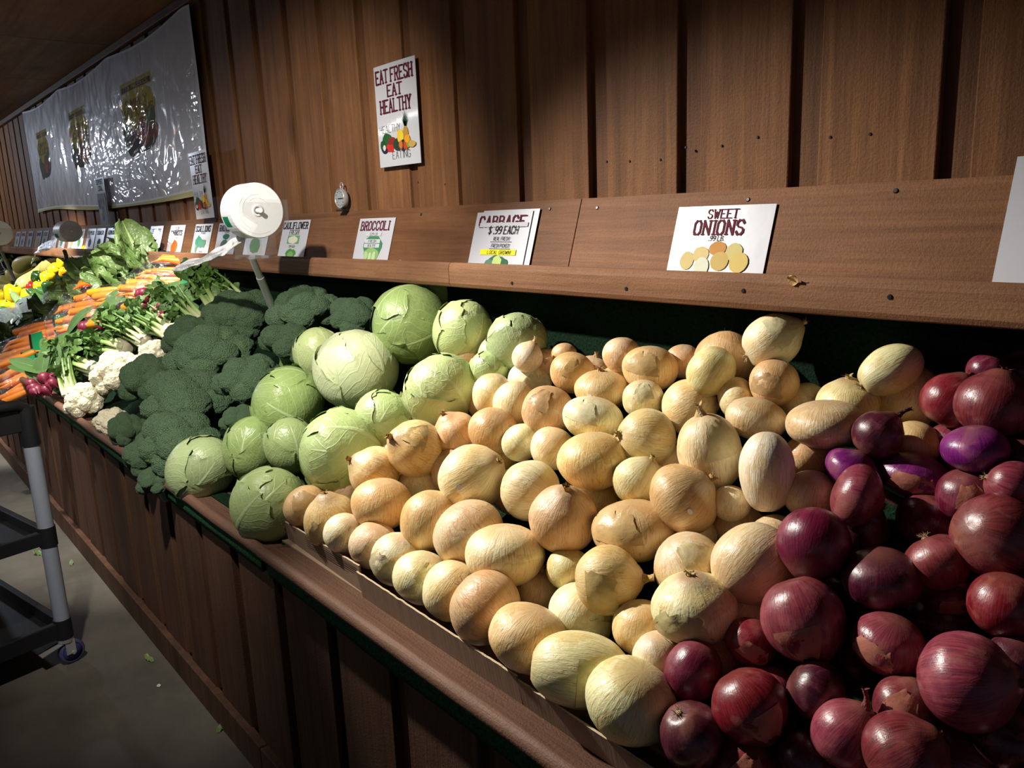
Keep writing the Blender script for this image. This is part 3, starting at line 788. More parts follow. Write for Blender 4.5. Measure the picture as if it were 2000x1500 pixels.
allo = [(*i, 0) for i in YO] + [(*i, 1) for i in RO]
T = relax(allo)
def make_onion(pos, r, k, axis, col, ex, label, red, idx, group):
    rd = random.Random(idx)
    bulb = (RB if red else YB)[idx % 4] if 'n' in ex or 's' in ex else (RR if red else YR)[idx % 3]
    proto = [('', bulb, None)]
    if 'n' in ex or 's' in ex: proto.append(('neck', NECK[(red, 1 if 'n' in ex else 0)][idx % 3], 0))
    elif rd.random() < .12: proto.append(('neck', NECK[(red, 0)][idx % 3], 0))
    if 'r' in ex: proto.append(('roots', ROOT[idx % 3], 0))
    if 'f' in ex: proto.append(('loose_skin', FLAKE[red][idx % 3], 0))
    if 't' in ex: proto.append(('sticker', STICK, 0))
    c = (RC if red else YC)[col]; j = rd.uniform(.92, 1.08)
    c = (min(.92, c[0] * j), c[1] * j * rd.uniform(.96, 1.04), c[2] * j * rd.uniform(.92, 1.08))
    # turn the features (loose skin, sticker) towards the aisle
    q0 = V(axis).to_track_quat('Z', 'Y'); view = q0.inverted() @ (EYE - pos).normalized()
    roll = math.atan2(view.y, view.x) + rd.uniform(-.6, .6)
    o = inst(proto, 'red_onion' if red else 'yellow_onion', pos, q0 @ Quaternion((0, 0, 1), roll), (r, r, r * k / .95), c)
    for ch in o.children:
        if ch.name.startswith('loose_skin'): ch.color = (*((.50, .20, .17) if red else [min(.9, q * (1.06 if idx % 2 else .82)) for q in c]), 1)
    return tag(o, label, 'onion', group)
placed = []
for i, it in enumerate(allo):
    px, py, rp, k, ang, tilt, off, col, ex, lab, red = it; rp *= 1.05
    pos = EYE + ray(px, py) * T[i]; r = rp * T[i]
    make_onion(pos, r, k, image_dir(ang, tilt), col, ex, lab, red, i, 'red onions in the heap' if red else 'sweet yellow onions in the heap')
    placed.append((pos, r * (2 + min(k, 1.3)) / 3))
# more onions underneath, filling the heap; each is told by the one that covers it
import re
CUT = re.compile(r",| (with|in|at|beside|between|touching|just|near|over|under|below|above|behind|against|on|among|left|right|directly|pressed|standing|lying|leaning|surrounded|showing|half|cut|from|glowing|by|wrapped|peeping|hanging|partly|deep|tucked|squeezed|low|shedding|balanced|rising|highest|of|tucked|nearest|facing) ")
SHORT = []
for it in allo: SHORT.append(CUT.split(it[9])[0])
def uv_of(p):
    c = RM.transposed() @ (p - EYE); return 1000 + FPX * c.x / c.z, 750 + FPX * c.y / c.z
used_lab = set()
def covered_label(p, red):
    u, w = uv_of(p)
    order = sorted(range(len(allo)), key=lambda i: (placed[i][0] - p).length)
    for i in order:
        if SHORT.count(SHORT[i]) > 1 or len(SHORT[i].split()) < 3: continue
        du, dw = u - allo[i][0], w - allo[i][1]
        side = ('right of' if du > 0 else 'left of') if abs(du) > abs(dw) else ('below' if dw > 0 else 'above')
        s = ('red' if red else 'yellow') + ' onion mostly covered by others, ' + side + ' the ' + SHORT[i]
        if s not in used_lab: used_lab.add(s); return s
    return 'onion mostly covered by others'
idx = 500
for lay, off in ((0, -.060), (1, -.002)):
    for xx in np.arange(-1.60, .22, .098):
        for yy in np.arange(.74, 1.24, .085):
            x = xx + random.uniform(-.02, .02) + (.04 if int(yy * 12) % 2 else 0); y = yy + random.uniform(-.02, .02)
            red = x > -.55 + .06 * math.sin(y * 9)
            z = PZ0 + PSL * (y - PY0) + off + random.uniform(-.006, .006); r = random.uniform(.043, .050)
            p = V((x, y, z))
            if lay == 1:                                   # surface layer only outside the frame
                c = RM.transposed() @ (p - EYE); u, w = 1000 + FPX * c.x / c.z, 750 + FPX * c.y / c.z
                if u < 2050 and w < 1550: continue
                if y > 1.2: continue
            if min((p - q).length - (.72 if lay == 0 else .8) * (r + s) for q, s in placed) < 0: continue
            idx += 1
            ax = V((random.uniform(-1, 1), random.uniform(-1, .2), random.uniform(-.2, 1))).normalized()
            if red: lab, g = ('red onion buried low in the red heap, mostly covered by others' if lay == 0 else 'red onion of the heap beyond the right edge of the view'), 'buried red onions'
            else: lab, g = 'sweet yellow onion buried low in the heap, mostly covered by others', 'buried yellow onions'
            if lay == 0: lab = covered_label(p, red)
            make_onion(p, r, .92, ax, random.choice('mdkrb' if red else 'pgbt'), random.choice(['', 's', 'r']), lab, int(red), idx, g if lay == 0 else 'red onions beyond the frame')
            placed.append((p, r))

# ================================================================== cabbages
def cabbage_proto(seed):
    rd = random.Random(seed); core = MB(); n = 30; rows, uvs = [], []
    for j in range(21):
        a = PI * j / 20; rows.append([V((math.sin(a) * math.cos(q), math.sin(a) * math.sin(q), -math.cos(a))) * (.955 + .02 * noise.noise(V((math.cos(q) * 2, math.sin(q) * 2, a + seed)))) for q in np.linspace(0, 2 * PI, n + 1)[:-1]])
        uvs.append([(.5 + .5 * math.sin(q * 1.5), j / 20) for q in np.linspace(0, 2 * PI, n + 1)[:-1]])
    core.grid(rows, uvs, True)
    out = [('', core.mesh('core', MAT['cabbage']), None)]
    nl = 6
    for k in range(nl):
        ph = 2.4 * k + rd.uniform(-.3, .3); amax = (2.75 - .13 * k + rd.uniform(-.1, .1)); b0 = 1.25 + rd.uniform(-.1, .15)
        mb = MB(); P, U = [], []; nu, nv = 23, 25
        for j in range(nv):
            s = j / (nv - 1); row, ur = [], []
            for i in range(nu):
                u = -1 + 2 * i / (nu - 1)
                bw = b0 * math.sin(PI * (.10 + .72 * s)) ** .7 * (1 + .10 * noise.noise(V((s * 7, k, seed + (1 if u > 0 else 5)))))
                al = .10 + (amax - .10) * (s + (.10 * noise.noise(V((u * 3, k * 2.1, seed))) - .10 * u * u) * s)
                mvec = V((math.sin(al) * math.cos(ph), math.sin(al) * math.sin(ph), -math.cos(al)))
                tv = V((-math.sin(ph), math.cos(ph), 0))
                p = (mvec * math.cos(u * bw) + tv * math.sin(u * bw)).normalized()
                e = max(abs(u), s) ** 8
                r = .972 + .0110 * k + e * (.016 + .035 * noise.noise(V((u * 5, s * 6, seed + k)))) + .010 * noise.noise(p * 4 + V((seed, k, 0)))
                r += .010 * max(0, 1 - abs(u) * 9) * (1 - s * .8)
                if k == nl - 1: r += .12 * max(0, s - .75) * (1 + noise.noise(V((u * 3, seed, 1))))
                row.append(p * r); ur.append(((u + 1) / 2, s))
            P.append(row); U.append(ur)
        mb.grid(P, U)
        out.append(('leaf', mb.mesh('leaf', MAT['cabbage']), 0))
    bt = MB().lathe([(.001, -1.06), (.13, -1.05), (.15, -.97), (.16, -.9)], 14)
    out.append(('cut_stem', bt.mesh('cut_stem', MAT['stalk']), 0))
    return out
CAB = [cabbage_proto(s) for s in range(4)]
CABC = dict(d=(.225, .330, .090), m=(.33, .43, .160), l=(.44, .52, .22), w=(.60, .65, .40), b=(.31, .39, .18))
CA = [
 (845,572,52,1.0,100,.2,0,'d','dark green cabbage at the very top of the heap under the ledge'),
 (905,646,60,1.1,60,.3,0,'l','pale cabbage with a knobbed tip, right behind the topmost shiny one'),
 (1010,668,62,1.0,80,.2,0,'b','dull grey-green cabbage at the back against the turf, nearest the onions'),
 (956,722,42,.95,80,.2,-.01,'m','small shaded cabbage between the leafy bright one and the dull one at the back'),
 (800,634,80,.98,-150,.45,.02,'d','big shiny wrapped cabbage leaning on top of the heap'),
 (622,690,50,1.1,100,.2,0,'l','pale green cabbage half hidden left of the white one'),
 (696,720,84,.98,95,.3,.015,'w','large whitish cabbage with one split leaf in the middle of the heap'),
 (862,760,78,.93,120,.4,.01,'l','bright leafy cabbage with a crumpled pale crown next to the onions'),
 (752,816,62,.9,60,.3,0,'m','green cabbage with a crinkled leaf below the white one'),
 (560,788,77,.92,150,.35,.015,'d','smooth green cabbage with strong white veins leaning on the broccoli'),
 (492,874,56,1.2,80,.2,0,'d','dark green cabbage standing behind the lone front one'),
 (568,868,52,1.1,100,.2,0,'m','small wet-looking cabbage between its larger neighbours'),
 (664,884,88,.95,170,.3,.015,'m','largest round cabbage with a white rib on its left, above the tray corner'),
 (528,984,76,1.02,50,.2,.01,'m','light green crinkled cabbage at the counter edge touching the tray'),
 (392,914,63,1.15,45,.2,.01,'b','lone oval cabbage on the counter rail in front of the broccoli'),
]
for i, (px, py, rp, k, ang, tilt, off, col, lab) in enumerate(CA):
    pos, t = on_pile(px, py, off); r = rp * t
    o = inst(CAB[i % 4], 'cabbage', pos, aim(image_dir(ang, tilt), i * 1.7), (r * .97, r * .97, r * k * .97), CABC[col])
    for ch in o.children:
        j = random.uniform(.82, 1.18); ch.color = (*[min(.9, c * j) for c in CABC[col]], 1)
    tag(o, lab, 'cabbage', 'cabbages in the heap')

# ================================================================== broccoli and cauliflower
def crown_mesh(name, seed, mat, nl, lump, fine, fscale, flat, sub=6):
    rd = random.Random(seed); bm = bmesh.new(); bmesh.ops.create_icosphere(bm, subdivisions=sub, radius=1)
    D = np.array([v.co[:] for v in bm.verts]); D /= np.linalg.norm(D, axis=1)[:, None]
    cs = []
    for k in range(nl):
        a = math.acos(1 - (k + .5) / nl * 1.12); ph = 2.39996 * k + rd.uniform(-.25, .25)
        cs.append((math.sin(a) * math.cos(ph), math.sin(a) * math.sin(ph), math.cos(a)))
    R = np.full(len(D), .50)
    for c in cs:
        c = np.array(c) * rd.uniform(.60, .70); rr = lump * rd.uniform(.85, 1.18)
        b = D @ c; disc = b * b - (c @ c - rr * rr)
        R = np.maximum(R, np.where(disc > 0, b + np.sqrt(np.maximum(disc, 0)), 0))
    R[D[:, 2] < -.25] *= np.clip(1 + (D[D[:, 2] < -.25, 2] + .25) * .9, .3, 1)
    P = D * R[:, None]
    F = np.array([1 - min(1, noise.voronoi(V(p) * fscale, distance_metric='DISTANCE')[0][0]) for p in P])
    F2 = np.array([noise.noise(V(p) * 6) for p in P])
    P = P + D * (F * fine + F2 * fine * .8)[:, None]
    P[:, 2] *= flat
    me = bpy.data.meshes.new(name); fs = [tuple(v.index for v in f.verts) for f in bm.faces]; bm.free()
    me.from_pydata(P.tolist(), [], fs); me.polygons.foreach_set('use_smooth', [True] * len(fs)); me.materials.append(mat); me.update()
    return me
def leaf_mesh(name, mat, L=1.0, W=.4, bend=.4, ruffle=.05, seed=0, nu=7, nv=10, cup=.15, stem=0.0):
    m = MB(); P, U = [], []
    for j in range(nv):
        s = j / (nv - 1); row, ur = [], []
        w = W * (math.sin(PI * min(1, .06 + .90 * s)) ** .75)
        if stem and s < stem: w = W * .10
        ang = bend * s
        cx = L * (math.sin(ang) / bend if abs(bend) > 1e-3 else s); cz = L * ((1 - math.cos(ang)) / bend if abs(bend) > 1e-3 else 0)
        for i in range(nu):
            u = -1 + 2 * i / (nu - 1); e = abs(u) ** 2
            row.append(V((u * w, cx + ruffle * .5 * noise.noise(V((u * 3, s * 6, seed))) * e, cz + cup * w * e + ruffle * e * noise.noise(V((u * 2 + 9, s * 7, seed))) * 2)))
            ur.append(((u + 1) / 2, s))
        P.append(row); U.append(ur)
    m.grid(P, U)
    return m, m.mesh(name, mat)
def leafpart(mb, L, W, M, bend=.4, ruffle=.05, seed=0, nu=5, nv=7, cup=.15):
    t, _ = leaf_mesh('tmp', None, L, W, bend, ruffle, seed, nu, nv, cup)
    bpy.data.meshes.remove(_)
    mb.add(t.v, t.f, t.uv, M)
STALK = MB().lathe([(.30, -.95), (.33, -.8), (.30, -.5), (.42, -.2), (.6, .0)], 14, None, True).mesh('stalk', MAT['stalk'])
BLEAF = []
for s in range(2):
    m = MB()
    for k in range(2 + s):
        M = Matrix.Rotation(2.1 * k + s, 4, 'Z') @ Matrix.Translation((0, .45, -.35)) @ Matrix.Rotation(.75, 4, 'X')
        leafpart(m, .72, .24, M, .5, .06, s * 3 + k)
    BLEAF.append(m.mesh('leaf', MAT['leaf']))
BRO = []
for s in range(3):
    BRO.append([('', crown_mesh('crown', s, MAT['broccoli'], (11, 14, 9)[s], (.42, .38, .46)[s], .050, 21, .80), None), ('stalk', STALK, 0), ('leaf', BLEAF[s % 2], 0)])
CAU = []
for s in range(2):
    CAU.append([('', crown_mesh('curd', s + 5, MAT['cauli'], (17, 21)[s], (.34, .32)[s], .045, 7, .84), None), ('stalk', STALK, 0), ('leaf', BLEAF[s], 0)])
BR = [
 (468,628,64,.85,95,.45,0,'light green broccoli crown at the back beside the steel pole'),
 (597,615,66,.80,90,.4,0,'broad broccoli crown at the back right of the steel pole'),
 (694,626,50,.85,90,.4,-.01,'broccoli crown at the back half behind the shiny cabbage'),
 (376,668,52,.9,100,.4,-.005,'broccoli crown next to the celery butts, behind the wide one'),
 (414,700,78,.74,90,.5,.01,'wide broccoli crown in the middle of the pile'),
 (566,678,54,.80,80,.35,.0,'broccoli crown with a bent leaf hanging below it, near the cabbages'),
 (490,752,60,.82,80,.5,.005,'broccoli crown with a loose leaf on top, left of the veined cabbage'),
 (296,752,56,1.0,110,.4,0,'broccoli crown touching the cauliflower'),
 (366,786,82,.66,90,.5,.015,'broad dark broccoli crown low in the pile'),
 (470,826,34,.9,80,.4,-.01,'small broccoli crown between the dark ones and the standing cabbage'),
 (254,848,34,1.25,120,.3,0,'narrow dark broccoli crown at the counter edge by the cauliflower'),
 (352,872,72,.88,90,.45,.012,'darkest broccoli crown just behind the lone cabbage'),
 (296,894,46,1.0,110,.4,.0,'dark broccoli crown low at the counter edge'),
 (312,940,42,.8,110,.4,-.01,'lowest broccoli crown on the rail, left of the lone cabbage'),
]
for i, (px, py, rp, k, ang, tilt, off, lab) in enumerate(BR):
    pos, t = on_pile(px, py, off); r = rp * t * 1.10
    br = random.uniform(.88, 1.12)                       # heads differ a little
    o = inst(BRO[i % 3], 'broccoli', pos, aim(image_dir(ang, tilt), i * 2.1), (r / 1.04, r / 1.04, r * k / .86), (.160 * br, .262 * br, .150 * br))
    for ch in o.children: ch.color = (.06, .13, .06, 1)
    tag(o, lab, 'broccoli', 'broccoli crowns')
CF = [
 (233,737,49,.95,100,.5,.01,'largest cauliflower head, touching the broccoli'),
 (171,788,40,.95,110,.5,.005,'cauliflower head at the counter edge beside the celery leaves'),
 (219,826,30,.95,90,.5,0,'small cauliflower head at the counter edge under the largest one'),
 (303,692,29,.95,80,.5,0,'cauliflower head at the back beneath the celery butts'),
]
for i, (px, py, rp, k, ang, tilt, off, lab) in enumerate(CF):
    pos, t = on_pile(px, py, off); r = rp * t * 1.10
    o = inst(CAU[i % 2], 'cauliflower', pos, aim(image_dir(ang, tilt), i * 2.1), (r, r, r * k / .86), (.75, .70, .52))
    for ch in o.children: ch.color = (.20, .34, .10, 1)
    tag(o, lab, 'cauliflower', 'cauliflower heads')

# ================================================================== celery, radishes, scallions
def local(px, py, off=0.0):
    pos, t = on_pile(px, py, off); return pos, t
SLOPE_N = V((0, -PSL, 1)).normalized()                       # outward normal of the heap
SLOPE_U = V((0, 1, PSL)).normalized()                        # up the slope
XV = V((1, 0, 0))
CAMSIDE = (SLOPE_N + V((1.0, -.2, .1))).normalized()         # goods at the far left are heaped up and tilt towards the right
def frame(dirv, up=CAMSIDE):                                 # local Y along dirv, Z roughly up
    y = V(dirv).normalized(); x = y.cross(up).normalized(); z = x.cross(y)
    return Matrix((x, y, z)).transposed().to_quaternion()
def slope_dir(px0, py0, px1, py1, off0=0.0, off1=0.0):
    a, t0 = on_pile(px0, py0, off0); t1 = pile_t(px1, py1, off1); d = ray(px1, py1)
    L = (EYE + d * t0 - a).length; lim = .55 * L / d.length          # lies along the heap, but no longer than it looks
    return a, EYE + d * (t0 + max(-lim, min(lim, t1 - t0)))
def rib_mat():
    t = NT('celery rib', .35, .45); uv = t.xyz(t.node('ShaderNodeUVMap').outputs[0])
    c = t.ramp(uv[1], [(.0, (.62, .64, .42)), (.14, (.50, .57, .28)), (.45, (.20, .31, .08)), (1.0, (.07, .16, .03))])
    t.base(c); n = t.noise(t.map(t.coord(), (90, 3, 90)), 1, 2); t.bump(n, .3, .01); return t.m
MAT['rib'] = rib_mat()
MAT['butt'] = plain('cut celery butt', (.66, .62, .42), .6, .3, 0, .5, 25)
def celery_proto(seed):
    rd = random.Random(seed); ribs = MB()
    for k in range(11):
        a = 2.4 * k; rr = .055 * math.sqrt((k + .5) / 11) * 2; sp = rd.uniform(1.0, 2.2)
        b = V((math.cos(a) * rr, 0, math.sin(a) * rr)); e = V((math.cos(a) * rr * sp + rd.uniform(-.08, .08), rd.uniform(.62, .8), math.sin(a) * rr * sp + .03))
        pts = [b.lerp(e, f) + V((0, 0, .02 * math.sin(f * 3))) for f in np.linspace(0, 1, 6)]
        ribs.tube(pts, [.052, .048, .036, .03, .025, .018], 7, True, None, .65)
    lv = MB()
    for k in range(150):
        a = rd.uniform(0, 2 * PI); rr = rd.uniform(.04, .18); y = rd.uniform(.30, 1.0)
        M = Matrix.Translation((math.cos(a) * rr, y, math.sin(a) * rr * .8 + .05)) @ Matrix.Rotation(rd.uniform(0, 2 * PI), 4, 'Z') @ Matrix.Rotation(rd.uniform(-1.0, 1.0), 4, 'X') @ Matrix.Rotation(rd.uniform(-.8, .8), 4, 'Y')
        leafpart(lv, rd.uniform(.09, .17), rd.uniform(.035, .065), M, .7, .03, k, 3, 4, .3)
    butt = MB().lathe([(.001, -.035), (.05, -.04), (.075, -.03), (.095, -.01), (.115, .04), (.12, .10)], 16, Matrix.Rotation(-PI / 2, 4, 'X'))
    return [('', ribs.mesh('ribs', MAT['rib']), None), ('leaves', lv.mesh('leaves', MAT['leaf']), 0), ('butt', butt.mesh('butt', MAT['butt']), 0)]
CEL = [celery_proto(s) for s in range(3)]
CE = [  # butt px, tip px, offsets
 (250, 680, 150, 672, .0, 'celery bunch with a round pale cut butt just above the largest cauliflower'),
 (286, 668, 205, 628, .0, 'celery bunch with a ragged torn butt in the middle of the row'),
 (336, 650, 262, 612, .0, 'celery bunch with a wide knobby butt beside the broccoli'),
 (185, 722, 118, 690, .0, 'celery bunch with its butt pressed behind the cauliflower'),
 (140, 775, 128, 715, -.01, 'celery bunch at the counter edge, leaves hanging over the rail'),
 (392, 634, 330, 580, .0, 'celery bunch with thick pale ribs fanning up beside the broccoli'),
 (432, 612, 392, 562, -.01, 'celery bunch with light ribs at the back behind the broccoli'),
 (470, 590, 425, 566, -.03, 'dark celery bunch lying under the ledge left of the steel pole'),
]
for i, (x0, y0, x1, y1, off, lab) in enumerate(CE):
    a, b = slope_dir(x0, y0, x1, y1, off, off - .02); L = (b - a).length
    L = min(max(L, .28), .40)
    o = inst(CEL[i % 3], 'celery', a, frame(b - a) @ Quaternion((0, 1, 0), i * 1.1), (min(L, .34), L, min(L, .34)), (.16, .30, .05))
    for ch in o.children:
        if ch.name.startswith('leaves'): ch.color = (.058, .135, .022, 1)
    tag(o, lab, 'celery', 'celery bunches')
# radishes
def radish_proto(seed, n, spread, leaves):
    rd = random.Random(seed); out = [('', None, None)]
    for k in range(n):
        m = MB(); r = rd.uniform(.85, 1.15)
        prof = [(.001, -1.5), (.05, -1.3), (.14, -1.08), (.45, -.88), (.82, -.5), (1, 0), (.86, .5), (.5, .82), (.12, .95)]
        c = V((rd.uniform(-1, 1) * spread, rd.uniform(-1, .6) * spread * .7, rd.uniform(0, .6) * spread))
        ax = V((rd.uniform(-.5, .5), -1, rd.uniform(-.2, .7))).normalized()
        M = Matrix.Translation(c) @ (-ax).to_track_quat('Z', 'Y').to_matrix().to_4x4() @ Matrix.Scale(r, 4)
        m.lathe(prof, 14, M); out.append(('radish', m.mesh('radish', MAT['matte_veg']), 0))
    lv = MB(); st = MB()
    for k in range(leaves):
        a = rd.uniform(-.9, .9); M = Matrix.Translation((rd.uniform(-.8, .8) * spread, .6 * spread, .3)) @ Matrix.Rotation(a, 4, 'Z') @ Matrix.Rotation(rd.uniform(-.1, .5), 4, 'X')
        leafpart(lv, rd.uniform(5, 8.5), rd.uniform(1.2, 2.0), M, -.5, .5, k + seed * 9, 5, 8, .25)
    out.append(('leaves', lv.mesh('leaves', MAT['leaf']), 0)); return out
RAD = [radish_proto(1, 9, 2.2, 7), radish_proto(2, 5, 1.6, 5), radish_proto(3, 3, 1.2, 4), radish_proto(4, 11, 2.3, 8)]
RD = [ # px,py, leaf dir px, variant, radish radius px
 (92, 752, 62, 680, 3, 10.5, 'radish bunch hanging at the counter edge next to the white scallion roots'),
 (104, 718, 120, 680, 0, 8.5, 'radish bunch just above the one at the counter edge'),
 (128, 659, 175, 652, 2, 10, 'radish bunch with one lit radish beside a carrot bag'),
 (172, 640, 230, 640, 2, 12, 'radish bunch with a dark oval leaf standing up'),
 (193, 622, 240, 610, 2, 9, 'radish bunch with pink radishes under a folded leaf'),
 (216, 624, 300, 628, 1, 9.5, 'radish bunch right of the standing oval leaf'),
 (284, 598, 330, 598, 0, 10, 'radish bunch of clustered dark red radishes below the scallions'),
 (318, 604, 372, 575, 1, 8, 'radish bunch mostly hidden by dark leaves below the scallions'),
 (66, 730, 40, 700, 2, 5.5, 'radish bunch half hidden behind the bunched ones at the rail'),
]
for i, (x0, y0, x1, y1, v_, rp, lab) in enumerate(RD):
    a, b = slope_dir(x0, y0, x1, y1, .085, .06); _, t = on_pile(x0, y0); r = rp * t
    o = inst(RAD[v_], 'radish_bunch', a, frame(b - a), r, (.17, .012, .035))
    for ch in o.children:
        if ch.name.startswith('leaves'): ch.color = (.050, .125, .030, 1)
    tag(o, lab, 'radishes', 'radish bunches')
# dark oval leaf bunches between the radishes and the celery
# scallions
def scallion_proto(seed, n):
    rd = random.Random(seed); m = MB(); w = MB()
    for k in range(n):
        a = rd.uniform(0, 2 * PI); r0 = rd.uniform(0, .035); b = V((math.cos(a) * r0, 0, math.sin(a) * r0))
        e = V((b.x * 3.2 + rd.uniform(-.08, .08), rd.uniform(.82, 1.05), b.z * 3.2 + rd.uniform(-.05, .08)))
        pts = [b.lerp(e, f) for f in np.linspace(.0, 1, 6)]
        m.tube(pts, [.014, .013, .014, .016, .014, .006], 6, True, None, .7)
        for q in range(3):
            c = b + V((rd.uniform(-.015, .015), -.03 - rd.uniform(0, .03), rd.uniform(-.015, .015))); w.tube([b, c], [.003, .001], 4, False)
        w.tube([b - V((0, .012, 0)), b, b + V((0, .02, 0))], [.009, .017, .014], 6)
    bd = MB().tube([(0, .24, 0), (0, .26, 0)], .062, 14, False)
    return [('', m.mesh('stems', MAT['rib']), None), ('bulbs', w.mesh('bulbs', MAT['white']), 0), ('band', bd.mesh('band', MAT['bag_blue']), 0)]
SCA = [scallion_proto(s, 14) for s in range(2)]
for i, (x0, y0, x1, y1, o0, o1, lab) in enumerate([
  (330, 590, 362, 498, .0, .10, 'scallion bunch propped upright in front of the carrot sign'),
  (372, 572, 418, 545, -.01, .0, 'scallion bunch with cut green ends lying in the shade under the ledge'),
  (60, 745, 92, 700, -.01, .0, 'scallion bunch with white root ends at the counter edge'),
  (190, 655, 110, 675, .005, .01, 'scallion bunch with a pale band lying across the radishes'),
  (250, 640, 196, 632, .005, .01, 'banded scallion bunch lying above the celery')]):
    a, b = slope_dir(x0, y0, x1, y1, o0, o1); L = min((b - a).length * 1.05, .5)
    o = inst(SCA[i % 2], 'scallion_bunch', a, frame(b - a), (L * 1.1, L, L * 1.1), None); tag(o, lab, 'scallions', 'scallion bunches')

# ================================================================== romaine
def romaine_proto(seed):
    rd = random.Random(seed); out = [('', None, None)]
    for k in range(11):
        a = 2.4 * k; ring = k / 10
        L = rd.uniform(.85, 1.05) * (.75 + .25 * ring); W = rd.uniform(.20, .27) * (.7 + .5 * ring)
        m = MB(); M = Matrix.Rotation(a, 4, 'Y') @ Matrix.Translation((0, 0, .015 + .05 * ring)) @ Matrix.Rotation(.02 + .22 * ring, 4, 'X')
        leafpart(m, L, W, M, .25 + .35 * ring, .15, seed * 13 + k, 11, 15, .5)
        out.append(('leaf', m.mesh('leaf', MAT['romaine']), 0))
    b = MB().lathe([(.001, -.03), (.05, -.03), (.06, 0), (.075, .06), (.06, .16)], 12, Matrix.Rotation(-PI / 2, 4, 'X'))
    out.append(('base', b.mesh('base', MAT['butt']), 0)); return out
ROM = [romaine_proto(s) for s in range(3)]
for i, (x0, y0, x1, y1, o0, o1, s, lab) in enumerate([
  (297, 540, 232, 455, .06, .16, 1.0, 'romaine head leaning upright against the sign ledge'),
  (262, 566, 178, 508, .06, .10, 1.0, 'romaine head lying behind the carrot bags, under the upright one'),
  (210, 578, 122, 540, .04, .08, 1.05, 'romaine head with broad flat leaves reaching the peppers'),
  (200, 600, 128, 578, .02, .04, .9, 'romaine head tucked in the shade left of the carrot bags'),
  (152, 618, 86, 590, .0, .02, .95, 'romaine head with a light wavy edge below the bagged greens'),
  (118, 640, 48, 612, .0, .02, .95, 'romaine head with a pale smooth leaf above the middle carrot bag'),
  (92, 655, 36, 640, -.02, .0, .9, 'romaine head half covered beside the front carrot bags'),
  (40, 694, -30, 655, .0, .03, 1.05, 'romaine head with its white heart showing at the left edge'),
  (20, 722, -50, 700, -.02, .0, 1.0, 'romaine head at the far left counter edge')]):
    a, b = slope_dir(x0, y0, x1, y1, o0, o1); L = min((b - a).length * .86, .36)
    o = inst(ROM[i % 3], 'romaine_lettuce', a, frame(b - a) @ Quaternion((0, 1, 0), i * 1.3), L * s, (.115, .225, .045))
    for ch in o.children:
        if ch.name.startswith('leaf'):
            j = random.uniform(.75, 1.3); ch.color = (.065 * j, .140 * j, .024 * j, 1)
    tag(o, lab, 'lettuce', 'romaine heads')

# ================================================================== carrot bags
def carrot_bag_proto(seed):
    rd = random.Random(seed); out = [('', None, None)]
    for k in range(9):
        y = rd.uniform(-.06, .06); x = -.085 + .0225 * k; z = rd.uniform(.012, .035) + .016 * (k % 2)
        r = rd.uniform(.013, .018); s = rd.choice((-1, 1))
        pts = [V((x + rd.uniform(-.008, .008), y - s * .125, z)), V((x, y - s * .11, z)), V((x, y, z)), V((x + rd.uniform(-.01, .01), y + s * .09, z)), V((x + rd.uniform(-.012, .012), y + s * .14, z - .004))]
        m = MB().tube(pts, [r * .6, r, r * .92, r * .6, r * .15], 9); out.append(('carrot', m.mesh('carrot', MAT['matte_veg']), 0))
    rows = []
    for j in range(17):
        f = j / 16; y = -.185 + .37 * f; w = .118 * min(1, .45 + 2.4 * min(f, 1 - f)); h = .040 * math.sin(PI * f) ** .5 + .002
        rows.append([V((math.cos(a) * w, y + .008 * noise.noise(V((a * 2, f * 4, seed))), .024 + math.sin(a) * h + .006 * noise.noise(V((math.cos(a) * 3, math.sin(a) * 3, f * 9 + seed))))) for a in np.linspace(0, 2 * PI, 23)[:-1]])
    out.append(('bag', MB().grid(rows, None, True).mesh('bag', MAT['bag_film']), 0))
    lb = MB().grid([[V((x, y, .029 + .036 * math.sqrt(max(0, 1 - (x / .118) ** 2)) * (1 - abs(y - .02) * 2.6) + .003)) for x in np.linspace(-.085, .085, 8)] for y in (.095, .115, .135, .155)])
    out.append(('label_panel', lb.mesh('label_panel', MAT['print']), 0))
    l2 = MB().grid([[V((x, y, .029 + .037 * math.sqrt(max(0, 1 - (x / .118) ** 2)) * (1 - abs(y - .02) * 2.6) + .003)) for x in np.linspace(-.085, .085, 8)] for y in (.082, .094)])
    out.append(('label_stripe', l2.mesh('label_stripe', MAT['print']), 0)); return out
CAR = [carrot_bag_proto(s) for s in range(3)]
